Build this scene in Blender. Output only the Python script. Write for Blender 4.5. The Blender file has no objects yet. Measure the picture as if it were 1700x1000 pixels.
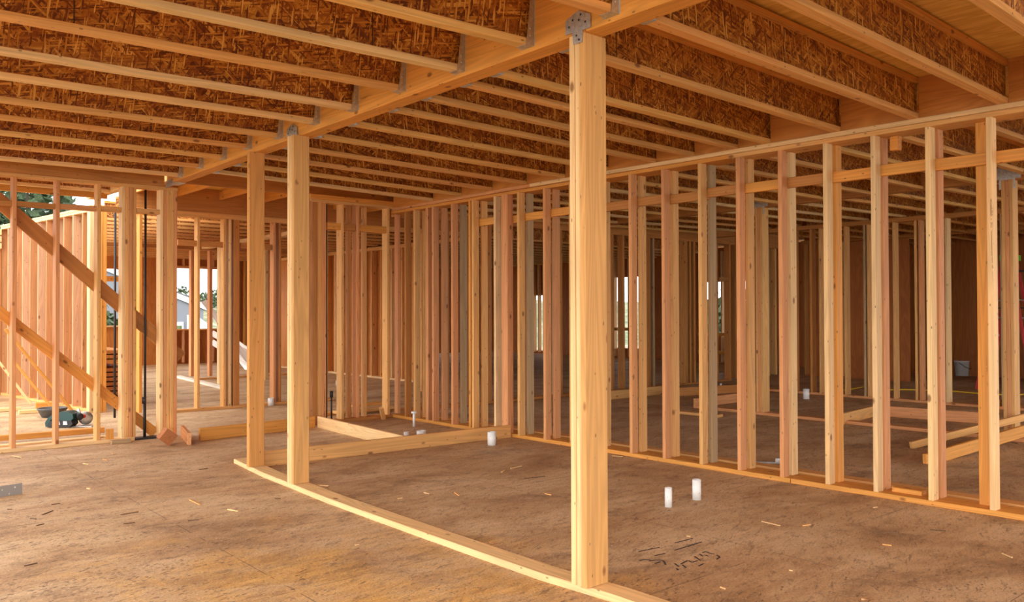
import bpy, bmesh, math, random
from mathutils import Vector, Matrix, noise

random.seed(7)
C = bpy.context.scene.collection
# ------------------------------------------------------------------ camera model
F = 1388.152
R0 = Vector((0.7605332786, -0.6492917066, -0.0030678796))
R1 = Vector((-0.0065111276, -0.0123511661, 0.9999025222))
R2 = Vector((0.6492663070, 0.7604391681, 0.0136210939))
EYE = Vector((0, 0, 1.42))


def ray(px, py):
    return R0 * ((px - 850) / F) + R1 * (-(py - 500) / F) + R2


def onz(px, py, z=0.0):
    d = ray(px, py)
    return EYE + d * ((z - EYE.z) / d.z)


def onx(px, py, x):
    d = ray(px, py)
    return EYE + d * (x / d.x)


def ony(px, py, y):
    d = ray(px, py)
    return EYE + d * (y / d.y)


cam_data = bpy.data.cameras.new('camera')
cam = bpy.data.objects.new('camera', cam_data)
C.objects.link(cam)
m = Matrix(((R0.x, R1.x, -R2.x, 0), (R0.y, R1.y, -R2.y, 0), (R0.z, R1.z, -R2.z, EYE.z), (0, 0, 0, 1)))
cam.matrix_world = m
cam_data.sensor_width = 36
cam_data.lens = F / 1700 * 36
cam_data.clip_end = 500
bpy.context.scene.camera = cam

# ------------------------------------------------------------------ materials


class NT:
    def __init__(s, name):
        s.m = bpy.data.materials.new(name)
        s.m.use_nodes = True
        s.t = s.m.node_tree
        s.t.nodes.clear()
        s.out = s.n('ShaderNodeOutputMaterial')
        s.b = s.n('ShaderNodeBsdfPrincipled')
        s.l(s.b.outputs[0], s.out.inputs[0])

    def n(s, typ, **kw):
        o = s.t.nodes.new(typ)
        for k, v in kw.items():
            setattr(o, k, v)
        return o

    def l(s, a, b):
        s.t.links.new(a, b)

    def setin(s, node, i, v):
        if hasattr(v, 'is_linked') or hasattr(v, 'links'):
            s.l(v, node.inputs[i])
        else:
            node.inputs[i].default_value = v

    def math(s, op, a, b=0.0, c=None, clamp=False):
        o = s.n('ShaderNodeMath', operation=op, use_clamp=clamp)
        s.setin(o, 0, a)
        s.setin(o, 1, b)
        if c is not None:
            s.setin(o, 2, c)
        return o.outputs[0]

    def vmath(s, op, a, b):
        o = s.n('ShaderNodeVectorMath', operation=op)
        s.setin(o, 0, a)
        s.setin(o, 1, b)
        return o.outputs[0]

    def mix(s, f, a, b, blend='MIX'):
        o = s.n('ShaderNodeMix', data_type='RGBA', blend_type=blend)
        s.setin(o, 0, f)
        s.setin(o, 6, a)
        s.setin(o, 7, b)
        return o.outputs[2]

    def ramp(s, f, stops, interp='LINEAR'):
        o = s.n('ShaderNodeValToRGB')
        cr = o.color_ramp
        cr.interpolation = interp
        while len(cr.elements) < len(stops):
            cr.elements.new(0.5)
        for e, (p, c) in zip(cr.elements, stops):
            e.position = p
            e.color = c if len(c) == 4 else (*c, 1)
        s.l(f, o.inputs[0])
        return o.outputs[0]

    def coords(s, scale=(1, 1, 1), rot=(0, 0, 0), off=None, kind='Object'):
        tc = s.n('ShaderNodeTexCoord')
        v = tc.outputs[kind]
        if off is not None:
            v = s.vmath('ADD', v, off)
        if any(rot):
            rm = s.n('ShaderNodeMapping')
            rm.inputs['Rotation'].default_value = rot
            s.l(v, rm.inputs[0])
            v = rm.outputs[0]
        mp = s.n('ShaderNodeMapping')
        mp.inputs['Scale'].default_value = scale
        s.l(v, mp.inputs[0])
        return mp.outputs[0]

    def noise(s, v, scale, detail=3.0, rough=0.55, dist=0.0):
        o = s.n('ShaderNodeTexNoise')
        s.l(v, o.inputs['Vector'])
        o.inputs['Scale'].default_value = scale
        o.inputs['Detail'].default_value = detail
        o.inputs['Roughness'].default_value = rough
        o.inputs['Distortion'].default_value = dist
        return o

    def bump(s, h, strength=0.2, dist=0.003):
        o = s.n('ShaderNodeBump')
        o.inputs['Strength'].default_value = strength
        o.inputs['Distance'].default_value = dist
        s.l(h, o.inputs['Height'])
        s.l(o.outputs[0], s.b.inputs['Normal'])


def mat_wood():
    k = NT('sawn_lumber')
    oi = k.n('ShaderNodeObjectInfo')
    off = k.vmath('MULTIPLY', oi.outputs['Random'], (37.0, 53.0, 11.0))
    cmb = k.n('ShaderNodeCombineXYZ')
    for i, f in enumerate((37.1, 91.7, 23.3)):
        k.l(k.math('MULTIPLY', oi.outputs['Random'], f), cmb.inputs[i])
    off = cmb.outputs[0]
    v = k.coords((1, 1, 0.055), off=off)
    big = k.noise(v, 7.0, 2.0, 0.5, 0.4)
    rings = k.math('PINGPONG', k.math('MULTIPLY', big.outputs[0], 11.0), 0.5)
    rings = k.math('MULTIPLY', rings, 2.0)
    v2 = k.coords((1, 1, 0.012), off=off)
    fib = k.noise(v2, 160.0, 2.0, 0.6)
    v3 = k.coords((1, 1, 0.25), off=off)
    blot = k.noise(v3, 2.6, 3.0, 0.6)
    val = k.math('ADD', k.math('MULTIPLY', rings, 0.20), k.math('MULTIPLY', fib.outputs[0], 0.26))
    val = k.math('ADD', val, k.math('MULTIPLY', blot.outputs[0], 0.42))
    val = k.math('ADD', val, 0.52)
    base = k.mix(1.0, oi.outputs['Color'], val, 'MULTIPLY')
    # reddish heartwood streaks
    hot = k.math('MULTIPLY', k.math('SUBTRACT', blot.outputs[0], 0.52, clamp=True), 2.4, clamp=True)
    red = k.mix(1.0, base, (0.93, 0.72, 0.55, 1), 'MULTIPLY')
    base = k.mix(hot, base, red)
    # knots
    vk = k.coords((6.5, 6.5, 3.4), off=off)
    vo = k.n('ShaderNodeTexVoronoi')
    k.l(vk, vo.inputs['Vector'])
    vo.inputs['Scale'].default_value = 1.0
    kn = k.math('SUBTRACT', 0.125, vo.outputs['Distance'])
    kn = k.math('MULTIPLY', kn, 16.0, clamp=True)
    base = k.mix(k.math('MULTIPLY', kn, 0.8), base, (0.17, 0.05, 0.010, 1))
    # dark pitch and bark streaks following the grain on a few sticks
    ps = k.noise(k.coords((1, 1, 0.05), off=off), 13.0, 3.0, 0.6, 0.5)
    psb = k.math('MULTIPLY', k.math('SUBTRACT', ps.outputs[0], 0.70, clamp=True), 22.0, clamp=True)
    ra = k.noise(k.coords((1, 1, 0.6), off=off), 9.0, 4.0, 0.8)
    psb = k.math('MULTIPLY', psb, k.math('GREATER_THAN', ra.outputs[0], 0.47))
    base = k.mix(k.math('MULTIPLY', psb, 0.75), base, (0.12, 0.045, 0.012, 1))
    # nail holes / small specks
    vn = k.coords((19, 19, 9), off=off)
    v4 = k.n('ShaderNodeTexVoronoi')
    k.l(vn, v4.inputs['Vector'])
    v4.inputs['Scale'].default_value = 1.0
    sp = k.math('MULTIPLY', k.math('SUBTRACT', 0.11, v4.outputs['Distance']), 30.0, clamp=True)
    base = k.mix(k.math('MULTIPLY', sp, 0.6), base, (0.06, 0.03, 0.015, 1))
    k.l(base, k.b.inputs['Base Color'])
    k.b.inputs['Roughness'].default_value = 0.62
    k.b.inputs['Specular IOR Level'].default_value = 0.3
    k.bump(k.math('ADD', fib.outputs[0], rings), 0.12, 0.002)
    return k.m


def mat_osb():
    k = NT('oriented_strand_board')
    oi = k.n('ShaderNodeObjectInfo')
    cmb = k.n('ShaderNodeCombineXYZ')
    for i, f in enumerate((37.1, 91.7, 23.3)):
        k.l(k.math('MULTIPLY', oi.outputs['Random'], f), cmb.inputs[i])
    off = cmb.outputs[0]
    pal = [(0.0, (0.13, 0.026, 0.002)), (0.22, (0.29, 0.08, 0.007)), (0.5, (0.43, 0.15, 0.015)), (0.75, (0.58, 0.245, 0.032)), (1.0, (0.82, 0.45, 0.11))]

    def flakes(rot, sc, wob):
        v = k.coords(sc, rot, off)
        w = k.noise(v, 0.6, 2.0)
        vv = k.vmath('ADD', v, k.vmath('MULTIPLY', w.outputs['Color'], (wob, wob, wob)))
        vo = k.n('ShaderNodeTexVoronoi')
        k.l(vv, vo.inputs['Vector'])
        vo.inputs['Scale'].default_value = 1.0
        sep = k.n('ShaderNodeSeparateColor')
        k.l(vo.outputs['Color'], sep.inputs[0])
        d = k.math('MULTIPLY', vo.outputs['Distance'], 0.22)
        return k.math('SUBTRACT', sep.outputs[0], d, clamp=True), sep.outputs[1]
    # member runs along local Z, web faces +-Y : strands lie in the XZ plane at several angles
    a, a2 = flakes((0, 1.0, 0), (92, 30, 9), 0.5)
    b, b2 = flakes((0, -0.75, 0), (84, 30, 8.5), 0.5)
    c, c2 = flakes((0, 0.2, 0), (110, 30, 11), 0.4)
    d_, d2 = flakes((0, 1.45, 0), (120, 30, 12), 0.3)

    def sel(f, x, y):
        o = k.n('ShaderNodeMix', data_type='FLOAT')
        k.l(f, o.inputs[0]); k.l(x, o.inputs[2]); k.l(y, o.inputs[3])
        return o.outputs[0]
    f2 = sel(k.math('GREATER_THAN', b2, 0.5), a, b)
    f2 = sel(k.math('GREATER_THAN', c2, 0.6), f2, c)
    f2 = sel(k.math('GREATER_THAN', d2, 0.78), f2, k.math('MULTIPLY', d_, 1.25))
    bl = k.noise(k.coords((1, 1, 0.5), off=off), 4.0, 3.0)
    f3 = k.math('ADD', f2, k.math('MULTIPLY', k.math('SUBTRACT', bl.outputs[0], 0.5), 0.55), clamp=True)
    col = k.ramp(f3, pal)
    # panel joint in the web every 1.22 m
    tc = k.n('ShaderNodeTexCoord')
    sx = k.n('ShaderNodeSeparateXYZ')
    k.l(tc.outputs['Object'], sx.inputs[0])
    fr = k.math('FRACT', k.math('ADD', k.math('DIVIDE', sx.outputs[2], 2.44), oi.outputs['Random']))
    seam = k.math('LESS_THAN', fr, 0.0035)
    col = k.mix(k.math('MULTIPLY', seam, 0.85), col, (0.02, 0.008, 0.003, 1))
    k.l(col, k.b.inputs['Base Color'])
    k.b.inputs['Roughness'].default_value = 0.6
    k.bump(f3, 0.25, 0.002)
    return k.m


def mat_ply(name, c1, c2, kscale=1.0, sc=(1, 1, 0.13)):
    k = NT(name)
    oi = k.n('ShaderNodeObjectInfo')
    cmb = k.n('ShaderNodeCombineXYZ')
    for i, f in enumerate((37.1, 91.7, 23.3)):
        k.l(k.math('MULTIPLY', oi.outputs['Random'], f), cmb.inputs[i])
    off = cmb.outputs[0]
    v = k.coords(sc, (0, 0, 0), off)
    big = k.noise(v, 5.0 * kscale, 3.0, 0.5, 0.8)
    r = k.math('MULTIPLY', k.math('PINGPONG', k.math('MULTIPLY', big.outputs[0], 9.0), 0.5), 2.0)
    fib = k.noise(k.coords(tuple(1 if q == 1 else 0.04 for q in sc), (0, 0, 0), off), 60.0, 2.0)
    f = k.math('ADD', k.math('MULTIPLY', r, 0.55), k.math('MULTIPLY', fib.outputs[0], 0.45))
    col = k.mix(f, (*c1, 1), (*c2, 1))
    col = k.mix(1.0, col, oi.outputs['Color'], 'MULTIPLY')
    vo = k.n('ShaderNodeTexVoronoi')
    k.l(k.coords((3.2, 3.2, 1.6), (0, 0, 0), off), vo.inputs['Vector'])
    vo.inputs['Scale'].default_value = 1.0
    kn = k.math('MULTIPLY', k.math('SUBTRACT', 0.1, vo.outputs['Distance']), 16.0, clamp=True)
    col = k.mix(k.math('MULTIPLY', kn, 0.7), col, (0.10, 0.03, 0.01, 1))
    k.l(col, k.b.inputs['Base Color'])
    k.b.inputs['Roughness'].default_value = 0.6
    return k.m


def mat_floor():
    k = NT('dusty_subfloor')
    P = k.coords((1, 1, 1))
    sx = k.n('ShaderNodeSeparateXYZ')
    k.l(P, sx.inputs[0])

    def over(col, f, c):
        return k.mix(f, col, (*c, 1))

    def band(v, lo, gain):
        return k.math('MULTIPLY', k.math('SUBTRACT', v, lo, clamp=True), gain, clamp=True)
    base = k.noise(k.coords((0.7, 1.3, 1)), 1.1, 7.0, 0.66, 0.5)
    col = k.ramp(base.outputs[0], [(0.32, (0.38, 0.215, 0.10)), (0.45, (0.53, 0.325, 0.165)), (0.56, (0.63, 0.42, 0.23)), (0.72, (0.73, 0.53, 0.33))])
    # bare plywood, golden, where boots have scuffed the dirt off
    dx = k.math('DIVIDE', k.math('SUBTRACT', sx.outputs[0], 1.9), 1.25)
    dy = k.math('DIVIDE', k.math('SUBTRACT', sx.outputs[1], 2.9), 2.0)
    rr = k.math('SQRT', k.math('ADD', k.math('MULTIPLY', dx, dx), k.math('MULTIPLY', dy, dy)))
    wear = k.noise(P, 1.7, 8.0, 0.68, 0.5)
    msk = k.math('ADD', k.math('SUBTRACT', 1.2, rr), k.math('MULTIPLY', k.math('SUBTRACT', wear.outputs[0], 0.5), 4.5))
    msk = k.math('MULTIPLY', msk, 0.9, clamp=True)
    gr = k.noise(k.coords((0.12, 1, 1)), 26.0, 3.0, 0.6, 0.5)
    bare = k.ramp(gr.outputs[0], [(0.25, (0.50, 0.23, 0.045)), (0.5, (0.72, 0.39, 0.09)), (0.75, (0.84, 0.50, 0.16))])
    col = k.mix(k.math('MULTIPLY', msk, 0.75), col, bare)
    # plywood face grain ghosting through the dust everywhere
    g2 = k.noise(k.coords((0.10, 1, 1), (0, 0, 0.02)), 15.0, 4.0, 0.62, 0.8)
    col = k.mix(0.35, col, k.ramp(g2.outputs[0], [(0.3, (0.62, 0.58, 0.55)), (0.55, (1.0, 1.0, 1.0)), (0.75, (1.18, 1.16, 1.12))]), 'MULTIPLY')
    # sawdust swept in curved streaks
    st = k.noise(k.coords((0.45, 2.6, 1), (0, 0, 0.5)), 1.8, 6.0, 0.66, 0.6)
    col = over(col, k.math('MULTIPLY', band(st.outputs[0], 0.54, 5.0), 0.6), (0.70, 0.50, 0.29))
    # dark mud, in ragged patches with fine grain
    mud = k.noise(k.coords((0.8, 1.3, 1), (0, 0, 0.2)), 1.5, 9.0, 0.78, 0.35)
    col = over(col, k.math('MULTIPLY', band(mud.outputs[0], 0.53, 10.0), 0.5), (0.17, 0.095, 0.055))
    mud2 = k.noise(k.coords((1.0, 1.8, 1), (0, 0, -0.3)), 6.5, 7.0, 0.8, 0.3)
    col = over(col, k.math('MULTIPLY', band(mud2.outputs[0], 0.55, 14.0), 0.5), (0.13, 0.07, 0.04))
    # bluish-grey wet staining
    wet = k.noise(k.coords((0.6, 1.0, 1), (0, 0, 1.1)), 2.2, 6.0, 0.7, 0.4)
    col = over(col, k.math('MULTIPLY', band(wet.outputs[0], 0.60, 6.0), 0.42), (0.24, 0.17, 0.145))
    # short dirt scratches
    sc = k.noise(k.coords((4, 26, 1), (0, 0, -0.35)), 1.8, 6.0, 0.72, 1.2)
    col = over(col, k.math('MULTIPLY', band(sc.outputs[0], 0.57, 18.0), 0.55), (0.11, 0.06, 0.035))
    # grit
    fine = k.noise(P, 75.0, 4.0, 0.75)
    col = k.mix(0.8, col, k.ramp(fine.outputs[0], [(0.3, (0.55, 0.52, 0.50)), (0.5, (1.0, 1.0, 1.0)), (0.72, (1.32, 1.30, 1.26))]), 'MULTIPLY')
    vo = k.n('ShaderNodeTexVoronoi')
    k.l(k.coords((40, 40, 40)), vo.inputs['Vector'])
    vo.inputs['Scale'].default_value = 1.0
    sep = k.n('ShaderNodeSeparateColor')
    k.l(vo.outputs['Color'], sep.inputs[0])
    cl = k.noise(P, 1.4, 3.0)
    sp = k.math('MULTIPLY', k.math('LESS_THAN', vo.outputs['Distance'], 0.15), k.math('GREATER_THAN', k.math('ADD', sep.outputs[0], cl.outputs[0]), 1.15))
    col = over(col, k.math('MULTIPLY', sp, 0.75), (0.86, 0.68, 0.44))
    sp2 = k.math('MULTIPLY', k.math('LESS_THAN', vo.outputs['Distance'], 0.2), k.math('GREATER_THAN', k.math('ADD', sep.outputs[1], cl.outputs[0]), 1.22))
    col = over(col, k.math('MULTIPLY', sp2, 0.7), (0.08, 0.045, 0.03))
    # crumbs of dried mud, thickest towards the open side
    vc = k.n('ShaderNodeTexVoronoi')
    wv = k.noise(P, 9.0, 2.0)
    k.l(k.vmath('ADD', k.coords((24, 52, 30), (0, 0, -0.3)), k.vmath('MULTIPLY', wv.outputs['Color'], (2.5, 2.5, 2.5))), vc.inputs['Vector'])
    vc.inputs['Scale'].default_value = 1.0
    sc3 = k.n('ShaderNodeSeparateColor')
    k.l(vc.outputs['Color'], sc3.inputs[0])
    cn = k.noise(k.coords((0.6, 1.2, 1), (0, 0, 0.2)), 1.3, 5.0, 0.7)
    bias = k.math('MULTIPLY', k.math('SUBTRACT', 3.2, sx.outputs[0], clamp=False), 0.045)
    dens = k.math('ADD', k.math('ADD', cn.outputs[0], bias), k.math('MULTIPLY', sc3.outputs[0], 0.5))
    cr = k.math('MULTIPLY', k.math('LESS_THAN', vc.outputs['Distance'], 0.36), k.math('GREATER_THAN', dens, 1.0))
    col = over(col, k.math('MULTIPLY', cr, 0.7), (0.13, 0.065, 0.035))
    # panel joints
    jx = k.math('FRACT', k.math('DIVIDE', k.math('ADD', sx.outputs[0], 0.5), 2.44))
    jy = k.math('FRACT', k.math('DIVIDE', k.math('ADD', sx.outputs[1], 0.9), 1.22))
    j = k.math('MAXIMUM', k.math('LESS_THAN', jx, 0.0025), k.math('LESS_THAN', jy, 0.005))
    j = k.math('MULTIPLY', j, k.math('GREATER_THAN', k.noise(P, 3.0, 3.0).outputs[0], 0.48))
    col = over(col, k.math('MULTIPLY', j, 0.65), (0.07, 0.04, 0.025))
    k.l(col, k.b.inputs['Base Color'])
    rg = k.ramp(wear.outputs[0], [(0.3, (0.8, 0.8, 0.8)), (0.7, (0.5, 0.5, 0.5))])
    k.l(rg, k.b.inputs['Roughness'])
    k.b.inputs['Specular IOR Level'].default_value = 0.35
    k.bump(k.math('ADD', fine.outputs[0], k.math('MULTIPLY', mud2.outputs[0], 1.5)), 0.45, 0.008)
    return k.m


def mat_plain(name, col, rough=0.5, metal=0.0, var=0.25, scale=30.0, spec=0.5):
    k = NT(name)
    nz = k.noise(k.coords(), scale, 4.0, 0.6)
    f = k.ramp(nz.outputs[0], [(0.3, (1 - var,) * 3), (0.7, (1 + var * 0.4,) * 3)])
    c = k.mix(1.0, (*col, 1), f, 'MULTIPLY')
    k.l(c, k.b.inputs['Base Color'])
    k.b.inputs['Roughness'].default_value = rough
    k.b.inputs['Metallic'].default_value = metal
    k.b.inputs['Specular IOR Level'].default_value = spec
    return k.m


def mat_siding():
    k = NT('grey_lap_siding')
    sx = k.n('ShaderNodeSeparateXYZ')
    k.l(k.coords(), sx.inputs[0])
    fr = k.math('FRACT', k.math('DIVIDE', sx.outputs[2], 0.18))
    ln = k.math('LESS_THAN', fr, 0.1)
    col = k.mix(ln, (0.20, 0.205, 0.23, 1), (0.13, 0.135, 0.15, 1))
    k.l(col, k.b.inputs['Base Color'])
    k.b.inputs['Roughness'].default_value = 0.7
    return k.m


def mat_hill():
    k = NT('scrubby_hillside')
    n1 = k.noise(k.coords((1, 1, 1)), 0.55, 6.0, 0.7)
    col = k.ramp(n1.outputs[0], [(0.35, (0.035, 0.05, 0.02)), (0.48, (0.10, 0.12, 0.045)), (0.58, (0.22, 0.19, 0.10)), (0.7, (0.34, 0.31, 0.26))])
    k.l(col, k.b.inputs['Base Color'])
    k.b.inputs['Roughness'].default_value = 0.9
    return k.m


def mat_pvc():
    k = NT('white_pvc')
    nz = k.noise(k.coords(), 38.0, 5.0, 0.7)
    d = k.math('MULTIPLY', k.math('SUBTRACT', nz.outputs[0], 0.6, clamp=True), 9.0, clamp=True)
    col = k.mix(d, (0.80, 0.78, 0.74, 1), (0.30, 0.20, 0.13, 1))
    k.l(col, k.b.inputs['Base Color'])
    k.b.inputs['Roughness'].default_value = 0.45
    return k.m


def mat_strap():
    k = NT('punched_steel')
    tc = k.coords((1, 1, 1))
    vo = k.n('ShaderNodeTexVoronoi')
    k.l(k.coords((22, 22, 22)), vo.inputs['Vector'])
    vo.inputs['Scale'].default_value = 1.0
    vo.inputs['Randomness'].default_value = 0.35
    hole = k.math('LESS_THAN', vo.outputs['Distance'], 0.16)
    k.l(k.mix(hole, (0.33, 0.31, 0.29, 1), (0.75, 0.68, 0.58, 1)), k.b.inputs['Base Color'])
    k.b.inputs['Metallic'].default_value = 0.6
    k.b.inputs['Roughness'].default_value = 0.5
    return k.m


WOOD = mat_wood()
OSB = mat_osb()
PLY = mat_ply('rough_plywood', (0.66, 0.255, 0.042), (0.44, 0.145, 0.02), 0.8)
PLYC = mat_ply('ceiling_plywood', (0.95, 0.60, 0.15), (0.66, 0.31, 0.045), 1.0, (0.09, 1, 1))
FLOOR = mat_floor()
STEEL = mat_plain('galvanised_steel', (0.62, 0.62, 0.60), 0.42, 0.85, 0.3, 40)
DSTEEL = mat_plain('dark_steel', (0.045, 0.04, 0.04), 0.5, 0.5, 0.3, 40)
PVC = mat_pvc()
STRAP = mat_strap()
SIDING = mat_siding()
WHITE = mat_plain('white_trim_paint', (0.75, 0.75, 0.75), 0.5, 0, 0.05)
ROOFM = mat_plain('grey_shingles', (0.16, 0.16, 0.17), 0.85, 0, 0.5, 18)
GLASS = mat_plain('green_window_glass', (0.16, 0.20, 0.08), 0.15, 0, 0.6, 4)
HILL = mat_hill()
LEAF = mat_plain('leaves', (0.055, 0.085, 0.03), 0.8, 0, 0.7, 9)
BARK = mat_plain('bark', (0.08, 0.05, 0.03), 0.9)
TEAL = mat_plain('teal_plastic', (0.004, 0.055, 0.055), 0.35, 0, 0.15)
BLACK = mat_plain('black_rubber', (0.018, 0.018, 0.018), 0.55)
RED = mat_plain('red_fibreglass', (0.50, 0.012, 0.010), 0.45, 0, 0.1)
LIME = mat_plain('lime_plastic', (0.16, 0.52, 0.03), 0.45, 0, 0.1)
YELLOW = mat_plain('yellow_cord_sheath', (0.72, 0.48, 0.02), 0.5, 0, 0.1)
CHALK = mat_plain('dark_crayon', (0.05, 0.035, 0.03), 0.9)
GREYPAN = mat_plain('grey_rubber_tub', (0.09, 0.085, 0.08), 0.6)

PALE = (0.80, 0.52, 0.245)
FIR = (0.72, 0.375, 0.125)
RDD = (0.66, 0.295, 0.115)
ORG = (0.71, 0.31, 0.062)
GRY = (0.44, 0.29, 0.145)
BRN = (0.50, 0.205, 0.05)
TONEWORD = {PALE: 'pale', FIR: 'tan', RDD: 'pinkish', ORG: 'orange', GRY: 'weathered grey', BRN: 'brown'}

ORD = ['first', 'second', 'third', 'fourth', 'fifth', 'sixth', 'seventh', 'eighth', 'ninth', 'tenth', 'eleventh', 'twelfth', 'thirteenth',
       'fourteenth', 'fifteenth', 'sixteenth', 'seventeenth', 'eighteenth', 'nineteenth', 'twentieth', 'twenty-first', 'twenty-second',
       'twenty-third', 'twenty-fourth', 'twenty-fifth', 'twenty-sixth', 'twenty-seventh', 'twenty-eighth', 'twenty-ninth', 'thirtieth']

# ------------------------------------------------------------------ builders


def tag(o, label, cat, group=None, kind=None):
    if label:
        o['label'] = label
    if cat:
        o['category'] = cat
    if group:
        o['group'] = group
    if kind:
        o['kind'] = kind
    return o


def empty(name, loc):
    o = bpy.data.objects.new(name, None)
    o.empty_display_size = 0.1
    o.location = loc
    C.objects.link(o)
    return o


def link(name, me, M, mat, parent=None, tint=None):
    o = bpy.data.objects.new(name, me)
    if me.materials:
        pass
    elif mat is not None:
        me.materials.append(mat)
    C.objects.link(o)
    if parent is not None:
        o.parent = parent
        pl = Matrix.Identity(4)
        q = parent
        W = parent.matrix_basis.copy()
        while q.parent is not None:
            q = q.parent
            W = q.matrix_basis @ W
        o.matrix_basis = W.inverted() @ M
    else:
        o.matrix_basis = M
    if tint is not None:
        o.color = (*tint, 1)
    return o


_cache = {}


def bar_mesh(a, b, L, ch, mat):
    """eased-edge timber: section a (local x) by b (local y), length L along local z"""
    key = (round(a, 4), round(b, 4), round(L, 3), ch, mat.name)
    if key in _cache:
        return _cache[key]
    x, y = a / 2, b / 2
    c = min(ch, x * 0.6, y * 0.6)
    if c > 0:
        ring = [(x - c, -y), (x, -y + c), (x, y - c), (x - c, y), (-x + c, y), (-x, y - c), (-x, -y + c), (-x + c, -y)]
    else:
        ring = [(x, -y), (x, y), (-x, y), (-x, -y)]
    n = len(ring)
    vs = [(p[0], p[1], 0) for p in ring] + [(p[0], p[1], L) for p in ring]
    fs = [tuple(range(n))[::-1], tuple(range(n, 2 * n))]
    for i in range(n):
        j = (i + 1) % n
        fs.append((i, j, n + j, n + i))
    me = bpy.data.meshes.new('bar')
    me.from_pydata(vs, [], fs)
    me.materials.append(mat)
    me.update()
    _cache[key] = me
    return me


def bar(name, P, Q, a, b, hint=(1, 0, 0), mat=None, parent=None, tint=FIR, ch=0.004):
    """timber from P to Q (centre line). a = size along hint, b = size across"""
    mat = mat or WOOD
    P, Q = Vector(P), Vector(Q)
    z = (Q - P)
    L = z.length
    z.normalize()
    h = Vector(hint)
    x = (h - z * h.dot(z)).normalized()
    y = z.cross(x)
    M = Matrix(((x.x, y.x, z.x, P.x), (x.y, y.y, z.y, P.y), (x.z, y.z, z.z, P.z), (0, 0, 0, 1)))
    return link(name, bar_mesh(a, b, L, ch, mat), M, mat, parent, tint)


def stud(x0, x1, y0, y1, z0, z1, tint, parent=None, name='stud', mat=None):
    """vertical member filling x0..x1, y0..y1"""
    return bar(name, ((x0 + x1) / 2, (y0 + y1) / 2, z0), ((x0 + x1) / 2, (y0 + y1) / 2, z1), x1 - x0, y1 - y0, (1, 0, 0), mat, parent, tint)


def beamx(name, x0, x1, y0, y1, z0, z1, tint, parent=None, mat=None, ch=0.004):
    return bar(name, (x0, (y0 + y1) / 2, (z0 + z1) / 2), (x1, (y0 + y1) / 2, (z0 + z1) / 2), y1 - y0, z1 - z0, (0, 1, 0), mat, parent, tint, ch)


def beamy(name, y0, y1, x0, x1, z0, z1, tint, parent=None, mat=None, ch=0.004):
    return bar(name, ((x0 + x1) / 2, y0, (z0 + z1) / 2), ((x0 + x1) / 2, y1, (z0 + z1) / 2), x1 - x0, z1 - z0, (1, 0, 0), mat, parent, tint, ch)


def boxmesh(name, boxes, mat, parent=None, tint=None, M=None):
    """several axis boxes ((x0,x1),(y0,y1),(z0,z1)) in one mesh (one part)"""
    vs, fs = [], []
    for (x0, x1), (y0, y1), (z0, z1) in boxes:
        b = len(vs)
        vs += [(x0, y0, z0), (x1, y0, z0), (x1, y1, z0), (x0, y1, z0), (x0, y0, z1), (x1, y0, z1), (x1, y1, z1), (x0, y1, z1)]
        fs += [tuple(b + i for i in f) for f in ((3, 2, 1, 0), (4, 5, 6, 7), (0, 1, 5, 4), (1, 2, 6, 5), (2, 3, 7, 6), (3, 0, 4, 7))]
    me = bpy.data.meshes.new(name)
    me.from_pydata(vs, [], fs)
    me.materials.append(mat)
    return link(name, me, M or Matrix.Identity(4), mat, parent, tint)


def lathe(name, prof, mat, loc, parent=None, n=24, M=None, tint=None):
    vs, fs = [], []
    for r, z in prof:
        for i in range(n):
            a = 2 * math.pi * i / n
            vs.append((r * math.cos(a), r * math.sin(a), z))
    for k in range(len(prof) - 1):
        for i in range(n):
            j = (i + 1) % n
            fs.append((k * n + i, k * n + j, (k + 1) * n + j, (k + 1) * n + i))
    if prof[0][0] > 0.0005:
        fs.append(tuple(range(n))[::-1])
    if prof[-1][0] > 0.0005:
        fs.append(tuple(range((len(prof) - 1) * n, len(prof) * n)))
    me = bpy.data.meshes.new(name)
    me.from_pydata(vs, [], fs)
    me.materials.append(mat)
    for p in me.polygons:
        p.use_smooth = len(p.vertices) == 4
    MM = Matrix.Translation(loc) @ (M or Matrix.Identity(4))
    return link(name, me, MM, mat, parent, tint)


def prism(name, pts, thick, mat, M, parent=None, tint=None):
    """outline pts (local x,y) extruded along local z"""
    n = len(pts)
    vs = [(p[0], p[1], 0) for p in pts] + [(p[0], p[1], thick) for p in pts]
    fs = [tuple(range(n))[::-1], tuple(range(n, 2 * n))]
    for i in range(n):
        j = (i + 1) % n
        fs.append((i, j, n + j, n + i))
    me = bpy.data.meshes.new(name)
    me.from_pydata(vs, [], fs)
    me.materials.append(mat)
    return link(name, me, M, mat, parent, tint)


def tube(name, pts, r, mat, parent=None, n=8):
    vs, fs = [], []
    pts = [Vector(p) for p in pts]
    for i, p in enumerate(pts):
        d = (pts[min(i + 1, len(pts) - 1)] - pts[max(i - 1, 0)]).normalized()
        u = d.cross(Vector((0, 0, 1)))
        if u.length < 1e-3:
            u = Vector((1, 0, 0))
        u.normalize()
        w = u.cross(d)
        for k in range(n):
            a = 2 * math.pi * k / n
            vs.append(p + u * r * math.cos(a) + w * r * math.sin(a))
    for i in range(len(pts) - 1):
        for k in range(n):
            j = (k + 1) % n
            fs.append((i * n + k, i * n + j, (i + 1) * n + j, (i + 1) * n + k))
    fs.append(tuple(range(n)))
    fs.append(tuple(range((len(pts) - 1) * n, len(pts) * n))[::-1])
    me = bpy.data.meshes.new(name)
    me.from_pydata([tuple(v) for v in vs], [], fs)
    me.materials.append(mat)
    for p in me.polygons:
        p.use_smooth = len(p.vertices) == 4
    return link(name, me, Matrix.Identity(4), mat, parent)


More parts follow.
